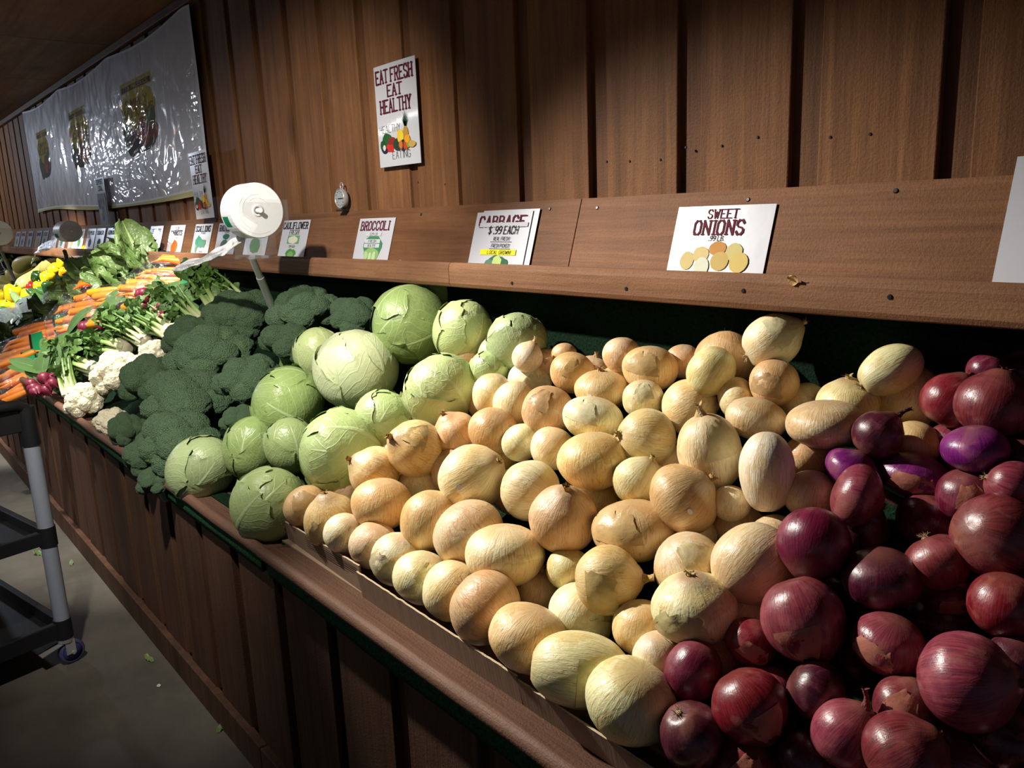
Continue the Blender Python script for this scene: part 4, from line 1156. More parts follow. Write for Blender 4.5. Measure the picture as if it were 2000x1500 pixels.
for i, (px, py, ang, off, sc, lab) in enumerate([
  (335, 546, -10, .085, 1.0, 'carrot bag at the back under the ledge, behind the scallions'),
  (245, 566, 8, .06, 1.1, 'carrot bag with a green end label, upper middle of the row'),
  (295, 574, -5, .07, 1.0, 'carrot bag beside the upright scallions'),
  (190, 590, 12, .07, 1.15, 'brightest carrot bag on top with a green and black end label'),
  (232, 604, 6, .07, 1.0, 'carrot bag with a white and green label above the dark red radishes'),
  (196, 608, 10, .04, 1.0, 'carrot bag underneath the brightest one'),
  (148, 632, 15, .04, 1.0, 'carrot bag behind the standing oval leaf'),
  (92, 668, 20, .02, 1.05, 'carrot bag between the lettuce and a single lit radish'),
  (46, 706, 20, .025, 1.1, 'carrot bag above the white scallion roots'),
  (34, 738, 25, .0, 1.0, 'carrot bag in the shade at the counter edge')]):
    p, t = on_pile(px, py, off); d = image_dir(ang + 5, 0); d = d - CAMSIDE * d.dot(CAMSIDE)
    o = inst(CAR[i % 3], 'carrot_bag', p - CAMSIDE * .02, frame(d), (sc * 1.15, sc * .80, sc * 1.2), (.80, .20, .02))
    for ch in o.children:
        if ch.name.startswith('label_panel'): ch.color = (.01, .22, .08, 1)
        if ch.name.startswith('label_stripe'): ch.color = (.01, .01, .01, 1)
        if ch.name.startswith('carrot'): j = random.uniform(.85, 1.15); ch.color = (.82 * j, .24 * j * random.uniform(.85, 1.15), .012, 1)
    tag(o, lab, 'carrots', 'bags of carrots')

# ================================================================== peppers, squash, cucumbers, bagged greens, eggplants
def pepper_proto(seed):
    rows = []
    prof = [(.06, -.95), (.45, -1.0), (.72, -.85), (.84, -.45), (.96, .1), (1, .45), (.92, .75), (.6, .95), (.25, .90), (.05, .80)]
    for r, z in prof:
        rows.append([V((math.cos(a), math.sin(a), 0)) * r * (1 + .10 * abs(math.cos(a * 2 + seed)) - .05 + .05 * noise.noise(V((math.cos(a), math.sin(a), z + seed)))) + V((0, 0, z * 1.02 + .06 * math.cos(4 * a) * (1 if abs(z) > .8 else 0))) for a in np.linspace(0, 2 * PI, 29)[:-1]])
    st = MB().tube([(0, 0, .78), (.02, 0, .98), (.10, 0, 1.15), (.22, .03, 1.27)], [.16, .10, .09, .11], 8)
    return [('', MB().grid(rows, None, True).mesh('body', MAT['gloss_veg']), None), ('stem', st.mesh('stem', MAT['stalk']), 0)]
PEP = [pepper_proto(s) for s in range(3)]
PC = dict(y=(.88, .60, .01), o=(.80, .36, .01), r=(.42, .012, .012), g=(.018, .055, .012))
for i, (px, py, rp, ang, tilt, off, col, lab) in enumerate([
  (25, 574, 17, 70, .2, .02, 'y', 'large bright yellow bell pepper, nearest of the lit ones'),
  (54, 578, 13, 60, .2, .01, 'y', 'yellow bell pepper right of the large bright one, above the cucumbers'),
  (94, 545, 14, 85, .35, .02, 'y', 'yellow bell pepper with its green stem standing up'),
  (76, 561, 11, 80, .2, .01, 'y', 'yellow bell pepper left of the dark green one'),
  (107, 526, 12, 20, .2, .03, 'y', 'yellow bell pepper lying sideways with a white highlight'),
  (122, 514, 11, 60, .3, .04, 'y', 'yellow bell pepper under the grey pole of the dispenser'),
  (124, 532, 9, 60, .3, .01, 'o', 'orange bell pepper wedged between two yellow ones'),
  (9, 600, 13, 70, .3, .01, 'y', 'yellow bell pepper at the left edge, lowest of the yellow ones'),
  (28, 602, 10, 70, .3, -.01, 'o', 'orange bell pepper below the large bright yellow one'),
  (4, 578, 11, 70, .3, .0, 'y', 'yellow bell pepper cut by the left edge'),
  (173, 493, 13, 80, .2, .06, 'y', 'golden bell pepper on top at the back in front of the signs'),
  (158, 514, 9, 60, .2, .02, 'o', 'orange bell pepper beside the upper red one'),
  (151, 501, 10, 60, .2, .04, 'r', 'red bell pepper at the back left of the golden one'),
  (61, 561, 10, 40, .2, .0, 'r', 'red bell pepper among the squash and yellow peppers'),
  (94, 562, 12, 90, .15, .03, 'g', 'dark green bell pepper with deep lobes in front of the yellow ones'),
  (72, 541, 11, 60, .2, .0, 'g', 'blackish green bell pepper in the shade under the squash'),
  (40, 564, 10, 60, .2, -.02, 'g', 'dark green bell pepper behind the large bright yellow one')]):
    p, t = on_pile(px, py, off); r = rp * t
    o = inst(PEP[i % 3], 'bell_pepper', p, aim(image_dir(ang, tilt), i), (r, r, r), PC[col]); tag(o, lab, 'pepper', 'bell peppers')
def squash_proto(seed):
    rd = random.Random(seed); b = rd.uniform(.1, .3)
    pts = [V((0, -1 + 2 * f, b * math.sin(f * 2.2) * 1.2)) for f in np.linspace(0, 1, 12)]
    rad = [.10, .26, .33, .34, .32, .28, .24, .20, .175, .16, .15, .12]
    st = MB().tube([pts[-1], pts[-1] + V((0, .14, .03))], [.09, .11], 7)
    return [('', MB().tube(pts, rad, 14).mesh('body', MAT['matte_veg']), None), ('stem', st.mesh('stem', MAT['stalk']), 0)]
SQ = [squash_proto(s) for s in range(2)]
for i, (x0, y0, x1, y1, o0, o1, lab) in enumerate([
  (34, 528, 92, 508, .02, .03, 'yellow squash at the back of the squash pile, under the hanging bag'),
  (32, 522, 100, 518, .0, .02, 'yellow squash lying flat behind the others'),
  (30, 536, 60, 520, .0, .02, 'short yellow squash poking out on the left of the pile'),
  (42, 552, 72, 520, .02, .04, 'yellow squash with its neck leaning up across the pile'),
  (20, 536, 42, 556, .03, .03, 'thick pale yellow squash lying on top towards the aisle'),
  (2, 548, 32, 560, .015, .01, 'pale yellow squash at the left edge of the pile'),
  (84, 530, 120, 512, -.01, .02, 'dull yellow squash in the shade next to the yellow peppers'),
  (-4, 570, 14, 566, .0, .0, 'pale yellow squash cut by the left edge above the peppers')]):
    a, b = slope_dir(x0, y0, x1, y1, o0, o1); L = min((b - a).length / 2, .15)
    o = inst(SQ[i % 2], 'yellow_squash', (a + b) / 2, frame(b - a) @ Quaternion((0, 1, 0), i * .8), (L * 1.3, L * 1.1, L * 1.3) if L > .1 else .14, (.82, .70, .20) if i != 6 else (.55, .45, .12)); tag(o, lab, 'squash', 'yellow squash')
cu = MB().tube([V((0, -1 + 2 * f, .08 * math.sin(PI * f))) for f in np.linspace(0, 1, 11)], [.06, .15, .2, .22, .225, .225, .225, .22, .2, .15, .05], 14).mesh('body', MAT['gloss_veg'])
cend = MB().tube([V((0, .98, 0)), V((0, 1.05, .01))], [.06, .04], 7).mesh('stem_end', MAT['stalk'])
for i, (x0, y0, x1, y1, off, c, lab) in enumerate([
  (66, 572, 88, 582, .02, (.03, .09, .02), 'dark cucumber with its rounded tip towards the aisle'),
  (86, 570, 108, 578, .015, (.045, .12, .03), 'cucumber under the dark green lobed pepper'),
  (74, 580, 92, 592, .01, (.04, .10, .025), 'cucumber with a dull green end below the first one'),
  (48, 590, 70, 584, .0, (.05, .13, .03), 'cucumber lying under the yellow peppers'),
  (32, 582, 46, 598, .0, (.22, .34, .13), 'pale striped cucumber end left of the bagged greens'),
  (12, 608, 30, 616, -.005, (.04, .11, .03), 'cucumber left of the bagged greens near the left edge')]):
    a, b = slope_dir(x0, y0, x1, y1, off, off); L = .13
    o = inst([('', cu, None), ('stem_end', cend, 0)], 'cucumber', (a + b) / 2, frame(b - a), L, c); tag(o, lab, 'cucumber', 'cucumbers')
def bagged_proto(seed):
    rd = random.Random(seed); lv = MB()
    for k in range(18):
        a = rd.uniform(0, 2 * PI); M = Matrix.Rotation(rd.uniform(0, 6.28), 4, 'Z') @ Matrix.Rotation(rd.uniform(-.5, .6), 4, 'X') @ Matrix.Translation((0, -.3, rd.uniform(-.25, .3)))
        leafpart(lv, rd.uniform(.8, 1.05), rd.uniform(.28, .42), M, .9, .12, k + seed, 6, 7, .3)
    rows = []
    for j in range(15):
        a = PI * j / 14
        rows.append([V((math.sin(a) * math.cos(q) * 1.25, -math.cos(a) * 1.05, math.sin(a) * math.sin(q) * .8)) * (1 + .16 * noise.noise(V((math.cos(q) * 2.5, math.sin(q) * 2.5, a * 2 + seed)))) for q in np.linspace(0, 2 * PI, 23)[:-1]])
    return [('', None, None), ('greens', lv.mesh('greens', MAT['leaf']), 0), ('bag', MB().grid(rows, None, True).mesh('bag', MAT['bag_blue']), 0)]
BG = [bagged_proto(s) for s in range(2)]
for i, (px, py, rp, off, lab) in enumerate([(56, 606, 24, .02, 'hazy plastic bag of greens with a blue tie in front of the cucumbers'), (100, 590, 19, .02, 'plastic bag of greens with white glints right of the cucumbers'), (14, 628, 24, .02, 'dull plastic bag of greens at the left edge')]):
    p, t = on_pile(px, py, off); o = inst(BG[i % 2], 'bagged_greens', p, frame(image_dir(20, 0)), rp * t, None)
    for ch in o.children: ch.color = (.06, .15, .05, 1)
    tag(o, lab, 'greens', 'bags of greens')
eg = MB().lathe([(.001, -1), (.45, -.93), (.75, -.6), (.85, -.2), (.72, .3), (.5, .75), (.4, .95), (.15, 1.05)], 18).mesh('body', MAT['gloss_veg'])
egc = MB().lathe([(.52, .82), (.46, .98), (.25, 1.08), (.10, 1.12), (.09, 1.4)], 10).mesh('cap', MAT['stalk'])
for i, (px, py, lab) in enumerate([(2, 540, 'black glossy eggplant at the left edge behind the squash'), (-14, 530, 'black glossy eggplant beyond the left edge'), (14, 526, 'black glossy eggplant under the dispenser pole at the left')]):
    p, t = on_pile(px, py, .0); o = inst([('', eg, None), ('cap', egc, 0)], 'eggplant', p, aim(image_dir(30 + 40 * i, .2)), (.06, .06, .085), (.012, .008, .016)); tag(o, lab, 'eggplant', 'eggplants')
for i, (px, py, lab) in enumerate([(10, 504, 'dim green lettuce head in the shade at the far left'), (-30, 512, 'dim lettuce head beyond the far left edge'), (24, 512, 'dim green lettuce head left of the squash under the ledge')]):
    p, t = on_pile(px, py, -.02); o = inst(ROM[i % 3], 'romaine_lettuce', p, frame(image_dir(160, .1)), .36, (.10, .16, .04)); tag(o, lab, 'lettuce', 'romaine heads')
    for ch in o.children: ch.color = (.10, .17, .04, 1)

# ================================================================== lettering
G = {
'A': [[(0,0),(2,6),(4,0)],[(.8,2.1),(3.2,2.1)]], 'B': [[(0,0),(0,6),(2.6,6),(3.5,5.3),(3.5,3.9),(2.6,3.2),(0,3.2)],[(2.6,3.2),(3.9,2.4),(3.9,.8),(2.8,0),(0,0)]],
'C': [[(4,4.6),(3,6),(1,6),(0,4.8),(0,1.2),(1,0),(3,0),(4,1.4)]], 'D': [[(0,0),(0,6),(2.6,6),(4,4.6),(4,1.4),(2.6,0),(0,0)]],
'E': [[(4,6),(0,6),(0,0),(4,0)],[(0,3.1),(3,3.1)]], 'F': [[(4,6),(0,6),(0,0)],[(0,3.1),(3,3.1)]],
'G': [[(4,4.8),(3,6),(1,6),(0,4.8),(0,1.2),(1,0),(3,0),(4,1.2),(4,2.8),(2.4,2.8)]], 'H': [[(0,0),(0,6)],[(4,0),(4,6)],[(0,3.1),(4,3.1)]],
'I': [[(1,0),(1,6)]], 'K': [[(0,0),(0,6)],[(4,6),(0,2.6)],[(1.2,3.6),(4,0)]], 'L': [[(0,6),(0,0),(4,0)]], 'M': [[(0,0),(0,6),(2.2,2),(4.4,6),(4.4,0)]],
'N': [[(0,0),(0,6),(4,0),(4,6)]], 'O': [[(1,0),(0,1.2),(0,4.8),(1,6),(3,6),(4,4.8),(4,1.2),(3,0),(1,0)]], 'P': [[(0,0),(0,6),(3,6),(4,5),(4,3.8),(3,2.8),(0,2.8)]],
'R': [[(0,0),(0,6),(3,6),(4,5.1),(4,3.9),(3,3),(0,3)],[(1.8,3),(4,0)]], 'S': [[(4,4.9),(3,6),(1,6),(0,5),(0,4),(1,3.2),(3,2.8),(4,2),(4,1),(3,0),(1,0),(0,1.1)]],
'T': [[(0,6),(4,6)],[(2,6),(2,0)]], 'U': [[(0,6),(0,1.2),(1,0),(3,0),(4,1.2),(4,6)]], 'V': [[(0,6),(2,0),(4,6)]], 'W': [[(0,6),(1.2,0),(2.4,4.4),(3.6,0),(4.8,6)]],
'Y': [[(0,6),(2,3),(4,6)],[(2,3),(2,0)]], '.': [[(.4,0),(.4,.5)]], '!': [[(.5,6),(.5,1.8)],[(.5,0),(.5,.5)]], '$': [[(4,4.9),(3,5.6),(1,5.6),(0,5),(0,4),(1,3.3),(3,2.7),(4,2),(4,1.1),(3,.4),(1,.4),(0,1.2)],[(2,6.4),(2,-.4)]],
'9': [[(.4,0),(3,.4),(4,2.4),(4,4.8),(3,6),(1,6),(0,5),(0,3.8),(1,2.9),(3,2.9),(4,3.8)]], '1': [[(.2,4.8),(1.4,6),(1.4,0)]], '2': [[(0,4.8),(1,6),(3,6),(4,5),(4,4),(0,0),(4,0)]]}
def text_mb(txt, cx, cy, h, width=None, bold=.95, serif=True, slant=0.0):
    """flat lettering in the xy plane, centred on cx, cy; strokes with slab serifs"""
    m = MB(); x = 0.0; strokes = []
    for ch in txt:
        if ch == ' ': x += 2.6; continue
        g = G.get(ch, G['I']); w = max(p[0] for s in g for p in s)
        for s in g: strokes.append([(p[0] + x, p[1]) for p in s])
        x += w + 1.55 + (bold - .6) * .6
    tot = x - 1.5; sy = h / 6; sx = sy if width is None else width / tot
    def P(a, b): return V((cx + (a - tot / 2) * sx + slant * (b - 3) * sy, cy + (b - 3) * sy, 0))
    def quad(a, b, t):
        d = V((b[0] - a[0], b[1] - a[1], 0)); L = d.length or 1; d /= L; n = V((-d.y, d.x, 0)) * t / 2; e = d * t * .35
        q = [V((*a, 0)) - e - n, V((*b, 0)) + e - n, V((*b, 0)) + e + n, V((*a, 0)) - e + n]
        lift = V((0, 0, 4e-6 * (len(m.f) % 60))); m.add([P(p.x, p.y) + lift for p in q], [(0, 1, 2, 3)])
    for s in strokes:
        for a, b in zip(s[:-1], s[1:]):
            quad(a, b, bold if abs(b[0] - a[0]) < abs(b[1] - a[1]) * 1.2 else bold * .62)
        if serif:
            for p in (s[0], s[-1]):
                if p[1] in (0, 6): quad((p[0] - bold * .85, p[1]), (p[0] + bold * .85, p[1]), bold * .5)
    return m
def blob(m, cx, cy, rx, ry, n=16, wob=.08, seed=0):
    vs = [V((cx, cy, 0))] + [V((cx + rx * math.cos(a) * (1 + wob * noise.noise(V((math.cos(a) * 2, math.sin(a) * 2, seed)))), cy + ry * math.sin(a) * (1 + wob * noise.noise(V((math.cos(a) * 2 + 5, math.sin(a) * 2, seed)))), 0)) for a in np.linspace(0, 2 * PI, n + 1)[:-1]]
    m.add(vs, [(0, 1 + i, 1 + (i + 1) % n) for i in range(n)]); return m
def sheet(name, w, h, label, cat='sign', group=None, mat=None, bend=.0, thick=.0012):
    m = MB(); n = 9; rows = []
    for z in (0, -thick):
        rows.append([[V((-w / 2 + w * i / (n - 1), y, z + bend * math.sin(PI * i / (n - 1)))) for i in range(n)] for y in (0, h)])
    m.grid(rows[0]); m.grid([rows[1][1], rows[1][0]]); m.grid([rows[1][0], rows[0][0]]); m.grid([rows[0][1], rows[1][1]])
    m.add([rows[0][0][0], rows[0][1][0], rows[1][1][0], rows[1][0][0], rows[0][0][-1], rows[0][1][-1], rows[1][1][-1], rows[1][0][-1]], [(0, 1, 2, 3), (7, 6, 5, 4)])
    return tag(m.build(name, mat or MAT['laminate']), label, cat, group)
def put_print(parent, mb, col, name='print', z=.0006):
    z += .0012 if z < .0029 else 0.0
    o = mb.build(name, MAT['print'], parent); o.location = (0, 0, z); o.color = (*col, 1); return o
t = NT('laminated paper', .30, .5); n = t.noise(t.coord(), 3, 2); t.base(t.mix(n, (.56, .57, .62), (.50, .51, .56)))
t.p.inputs['Coat Weight'].default_value = .7; t.p.inputs['Coat Roughness'].default_value = .06
t.bump(t.noise(t.coord(), 14, 3), .12, .004); MAT['laminate'] = t.m
LD = (LT - LB).normalized()
LEAN = Matrix((V((1, 0, 0)), LD, V((0, -LD.z, LD.y)))).transposed().to_quaternion()
INK = (.012, .008, .014); MAROON = (.10, .010, .022)
def ledge_sign(px0, px1, py, label, w=.212, h=.138, group='price signs on the ledge', tilt=0.0, bend=.001):
    a = at_y(px0, py, 1.238); b = at_y(px1, py, 1.238)
    o = sheet('price_sign', w, h, label, 'sign', group, None, bend)
    o.location = (a.x + w / 2, 1.2375, 1.2635); o.rotation_mode = 'QUATERNION'; o.rotation_quaternion = LEAN @ Quaternion((0, 0, 1), tilt)
    # lean on the slanted board
    o.location.y = LB.y + (o.location.z - LB.z) * LD.y / LD.z - .0035
    return o
# SWEET ONIONS
s = ledge_sign(1296, 1480, 533, 'large white laminated SWEET ONIONS .99 LB. sign with a picture of onions', .214, .140)
put_print(s, text_mb('SWEET', 0, .124, .0165, .066, 1.2), MAROON, 'lettering'); put_print(s, text_mb('ONIONS', -.004, .098, .026, .110, 1.25), MAROON, 'lettering')
put_print(s, text_mb('.99 LB.', -.004, .0775, .0090, .034, 1.2, False, .15), INK, 'lettering')
for k, (x, y, rx, ry, c) in enumerate([(-.062, .034, .016, .018, (.56, .46, .20)), (-.032, .046, .018, .016, (.60, .48, .22)), (.003, .058, .019, .014, (.50, .24, .07)), (.040, .052, .018, .017, (.56, .48, .20)), (.012, .034, .020, .018, (.52, .38, .13)), (.054, .032, .020, .019, (.60, .46, .15)), (-.026, .022, .017, .019, (.62, .64, .50))]):
    put_print(s, blob(MB(), x, y, rx, ry, 16, .1, k), c, 'picture', .0007 + .00012 * k)
# blank sheet at the right
ledge_sign(1933, 2010, 543, 'blank white laminated sheet at the right end of the ledge', .28, .195, 'price signs on the ledge')
# CABBAGE (two sheets)
s2 = ledge_sign(921, 1030, 524, 'second white sheet just behind the CABBAGE sign', .212, .150); s2.location.y -= .001
s = ledge_sign(911, 1019, 525, 'glossy white CABBAGE $ .99 EACH sign with a yellow strip', .214, .146); s.location.y -= .004
put_print(s, text_mb('CABBAGE', 0, .121, .026, .176, 1.35), MAROON, 'lettering')
put_print(s, MB().add([(-.085, .107, 0), (.1, .107, 0), (.1, .118, 0), (-.085, .118, 0)], [(0, 1, 2, 3)]), (.55, .56, .61), 'price_strip', .00095)
put_print(s, text_mb('$ .99 EACH', .012, .099, .019, .112, 1.0, False, .12), INK, 'lettering', .00100)
for y, tx, wd in ((.0775, 'REAL FRESH!', .062), (.0600, 'FRESH PICKED!', .070), (.0430, 'LOCAL GROWN!', .090)):
    if y < .05: put_print(s, MB().add([(-.062, .0365, 0), (.075, .0365, 0), (.075, .0505, 0), (-.062, .0505, 0)], [(0, 1, 2, 3)]), (.80, .72, .03), 'yellow_strip', .0008)
    put_print(s, text_mb(tx, .012, y, .0085, wd, 1.1, False, .1), INK, 'lettering', .00095)
    if y > .05: put_print(s, MB().add([(-.030, y - .0085, 0), (.052, y - .0085, 0), (.052, y - .0075, 0), (-.030, y - .0075, 0)], [(0, 1, 2, 3)]), INK, 'rule', .0008)
for k, (x, y, rx, ry, c) in enumerate([(.01, .016, .040, .020, (.05, .14, .08)), (-.018, .012, .018, .014, (.10, .22, .14)), (.036, .014, .016, .015, (.04, .12, .07)), (.010, .019, .017, .018, (.45, .58, .20))]):
    put_print(s, blob(MB(), x, y, rx, ry, 18, .35, k), c, 'picture', .0007 + .0001 * k)
# BROCCOLI
s = ledge_sign(684, 751, 515, 'white BROCCOLI sign with a picture of a broccoli bunch', .208, .142)
put_print(s, text_mb('BROCCOLI', -.002, .118, .026, .165, 1.3), MAROON, 'lettering')
for k, (x, y, rx, ry, c) in enumerate([(.005, .052, .055, .036, (.06, .22, .10)), (.005, .030, .045, .020, (.25, .42, .16)), (-.025, .024, .012, .014, (.40, .55, .28)), (.022, .022, .010, .016, (.46, .60, .34)), (0, .02, .008, .015, (.5, .62, .36))]):
    put_print(s, blob(MB(), x, y, rx, ry, 18, .25, k + 9), c, 'picture', .0007 + .0001 * k)
for y, tx in ((.092, '1.29 LB'), (.070, 'FRESH'), (.056, 'HEALTHY')):
    put_print(s, MB().add([(-.045, y - .006, 0), (.045, y - .006, 0), (.045, y + .006, 0), (-.045, y + .006, 0)], [(0, 1, 2, 3)]), (.55, .56, .61), 'price_strip', .00125)
    put_print(s, text_mb(tx, 0, y, .0075, .045, 1.1, False, .1), INK, 'lettering', .00138)
# CAULIFLOWER
s = ledge_sign(538, 590, 508, 'white CAULIFLOWER FRESH! sign with two vegetable pictures', .212, .146)
put_print(s, text_mb('CAULIFLOWER', 0, .126, .022, .195, 1.35), INK, 'lettering'); put_print(s, text_mb('FRESH!', 0, .102, .016, .075, .85), INK, 'lettering')
put_print(s, MB().add([(-.045, .060, 0), (.048, .060, 0), (.048, .090, 0), (-.045, .090, 0)], [(0, 1, 2, 3)]), (.16, .34, .16), 'picture', .0007)
put_print(s, blob(MB(), 0, .074, .038, .014, 18, .2, 3), (.66, .66, .52), 'picture', .0009)
put_print(s, text_mb('1.99 EACH', 0, .050, .008, .05, .8, False), INK, 'lettering'); put_print(s, blob(MB(), 0, .024, .042, .016, 18, .4, 5), (.08, .26, .07), 'picture'); put_print(s, blob(MB(), 0, .018, .024, .014, 18, .3, 6), (.18, .40, .12), 'picture', .0009)
# RADISHES, one sheet behind the dispenser, SCALLIONS, CARROTS
s = ledge_sign(414, 455, 502, 'white RADISHES sign partly behind the bag roll', .212, .146)
put_print(s, text_mb('RADISHES', 0, .124, .024, .180, 1.35), INK, 'lettering'); put_print(s, blob(MB(), 0, .088, .035, .012, 16, .4, 2), (.05, .20, .12), 'picture'); put_print(s, blob(MB(), -.01, .045, .04, .03, 16, .5, 4), (.12, .22, .16), 'picture'); put_print(s, text_mb('.99 BUNCH', 0, .106, .007, .05, .8, False), INK, 'lettering')
s = ledge_sign(470, 513, 505, 'white sign hidden behind the acrylic bag holder', .210, .140); put_print(s, blob(MB(), 0, .05, .05, .03, 16, .4, 8), (.06, .24, .10), 'picture'); put_print(s, text_mb('CELERY', 0, .115, .022, .14, 1.35), INK, 'lettering')
s = ledge_sign(369, 402, 500, 'white SCALLIONS sign with a green bunch picture', .214, .146)
put_print(s, text_mb('SCALLIONS', 0, .124, .024, .185, 1.35), INK, 'lettering'); put_print(s, text_mb('.99 BUNCH', .01, .104, .008, .06, .8, False), INK, 'lettering')
for k, (x, y, rx, ry) in enumerate([(-.03, .066, .04, .026), (.02, .058, .045, .020), (-.045, .034, .014, .02)]): put_print(s, blob(MB(), x, y, rx, ry, 18, .5, k), (.05 + .05 * k, .24, .16), 'picture', .0007 + .0001 * k)
put_print(s, text_mb('.99 EACH', .02, .02, .007, .045, .8, False), INK, 'lettering')
s = ledge_sign(321, 349, 497, 'white CARROTS sign with an orange carrot picture', .212, .146)
put_print(s, text_mb('CARROTS', 0, .108, .022, .160, 1.35), INK, 'lettering'); put_print(s, text_mb('1 LB', 0, .130, .012, .05, .85), INK, 'lettering'); put_print(s, text_mb('.99 BAG', 0, .084, .008, .05, .8, False), INK, 'lettering')
for k, (x, y, rx, ry) in enumerate([(0, .045, .036, .030), (-.022, .036, .022, .02), (.024, .04, .018, .026)]): put_print(s, blob(MB(), x, y, rx, ry, 18, .4, k), (.70, .10 + .02 * k, .02), 'picture', .0007 + .0001 * k)
# small far signs, read left to right
far = [(283, 496, 'glare-covered white sign right of the upright romaine'), (201, 494, 'white sign half behind the upright romaine'), (180, 494, 'white sign with a tan picture above the golden pepper'),
       (163, 493, 'white sign with a green picture left of the tan-picture one'), (143, 492, 'white sign with two rows of print, right of the middle dispenser'), (129, 490, 'white sign seen through the middle dispenser'),
       (110, 489, 'white sign behind the middle dispenser strap'), (94, 488, 'white sign just left of the middle dispenser'), (77, 488, 'white sign second left of the middle dispenser'), (65, 488, 'white sign third left of the middle dispenser'),
       (49, 488, 'lone white sign between two gaps at the far left of the ledge'), (36, 488, 'white sign paired with the leftmost one on the ledge'), (26, 488, 'leftmost white sign on the ledge')]
for k, (px, py, lab) in enumerate(far):
    s = ledge_sign(px, px + 9, py, lab, .205, .146)
    put_print(s, text_mb(['LETTUCE', 'ROMAINE', 'SQUASH', 'PEPPERS'][k % 4], 0, .118, .022, .15, 1.35), INK, 'lettering')
    put_print(s, blob(MB(), .0, .055, .035, .028, 16, .4, k), [(.06, .20, .08), (.45, .30, .10), (.04, .14, .12), (.08, .10, .20)][k % 4], 'picture')
    put_print(s, text_mb('.99 LB', 0, .018, .009, .06, .8, False), INK, 'lettering')

# EAT FRESH signs on the wall
WFACE = Matrix((V((1, 0, 0)), V((0, 0, 1)), V((0, -1, 0)))).transposed().to_quaternion()
def eat_sign(x, y, z, label, tilt=0.0):
    s = sheet('wall_sign', .216, .281, label, 'sign', 'eat fresh signs', None, .002)
    s.rotation_mode = 'QUATERNION'; s.location = (x, y, z); s.rotation_quaternion = WFACE @ Quaternion((0, 0, 1), tilt) @ Quaternion((1, 0, 0), .0)
    put_print(s, text_mb('EAT FRESH', 0, .249, .034, .190, 1.3), MAROON, 'lettering', .0030); put_print(s, text_mb('EAT', 0, .208, .030, .074, 1.3), MAROON, 'lettering', .0030)
    put_print(s, text_mb('HEALTHY', 0, .167, .034, .160, 1.3), MAROON, 'lettering', .0030)
    put_print(s, text_mb('HEALTHY', -.038, .105, .020, .110, .45, False), (.10, .11, .12), 'lettering', .0030); put_print(s, text_mb('EATING', .015, .030, .020, .092, .5, False), (.07, .07, .08), 'lettering', .0030)
    pic = [(-.055, .076, .026, .018, (.02, .10, .03)), (-.078, .060, .016, .016, (.02, .07, .03)), (-.030, .066, .024, .016, (.22, .03, .02)), (-.050, .052, .013, .011, (.55, .03, .02)), (-.034, .050, .012, .011, (.50, .03, .02)), (-.070, .046, .016, .008, (.02, .02, .05)), (-.072, .054, .008, .008, (.6, .6, .5)),
           (.000, .058, .022, .018, (.03, .05, .03)), (.012, .080, .012, .018, (.70, .50, .04)), (.024, .076, .010, .020, (.72, .55, .05)), (.046, .086, .013, .020, (.45, .24, .04)), (.030, .054, .016, .016, (.03, .03, .03)), (.044, .054, .013, .014, (.50, .06, .02)), (.058, .058, .012, .012, (.20, .32, .04)), (.052, .070, .014, .011, (.75, .32, .02)), (.076, .054, .018, .009, (.52, .34, .10)), (.018, .056, .010, .012, (.55, .16, .03))]
    for k, (a, b, rx, ry, c) in enumerate(pic): put_print(s, blob(MB(), a, b, rx, ry, 14, .25, k), c, 'picture', .0031 + .0001 * k)
    m = MB()
    for k in range(7):
        a = (k - 3) * .22; L = .045 - abs(k - 3) * .006
        m.add([(.046 - .004, .104, 0), (.046 + .004, .104, 0), (.046 + math.sin(a) * L, .106 + math.cos(a) * L, 0)], [(0, 1, 2)])
    put_print(s, m, (.03, .08, .06), 'picture', .0045)
    return s
p0 = at_y(745, 328, 1.292)
eat_sign(p0.x + .106, 1.290, p0.z, 'white EAT FRESH EAT HEALTHY wall sign with fruit, alone on the brown boards')
p0 = at_y(397, 428, 1.285)
eat_sign(p0.x + .09, 1.262, p0.z + .002, 'EAT FRESH EAT HEALTHY wall sign beside the bag roll, overlapping the banner', .02)

# banner
BX0, BX1, BZ0, BZ1 = -7.22, -3.50, 1.545, 2.29
ban = empty('banner', (0, 0, 0), 'long white vinyl banner with three yellow produce emblems under clear film', 'banner')
nx, nz = 60, 16; rows = []
def by(x, z): return 1.285 - .012 * (.5 + .5 * math.sin(x * 2.1)) * (1 - (z - BZ0) / (BZ1 - BZ0)) - .006 * noise.noise(V((x * 1.5, z * 2, 0)))
def bz(x, f):
    lo = BZ0 + .02 * math.sin((x - BX0) / (BX1 - BX0) * PI * 2 + .6); hi = BZ1 - .035 * abs(math.sin((x - BX0) * 2.6)) * .8
    return lo + (hi - lo) * f
for j in range(nz):
    rows.append([V((BX0 + (BX1 - BX0) * i / (nx - 1), 0, bz(BX0 + (BX1 - BX0) * i / (nx - 1), j / (nz - 1)))) for i in range(nx)])
for r in rows:
    for p in r: p.y = by(p.x, p.z)
MAT['vinyl'] = plain('white vinyl', (.78, .79, .84), .45, .4)
MB().grid(rows).build('vinyl_sheet', MAT['vinyl'], ban, True)
hem = MB().grid([[p + V((0, -.002, -.012 - .012 * (.5 + .5 * math.sin(p.x * 3)))) for p in rows[0]], [p + V((0, -.001, 0)) for p in rows[0]]])
o = hem.build('yellow_hem', MAT['print'], ban); o.color = (.60, .58, .30, 1)
film = []
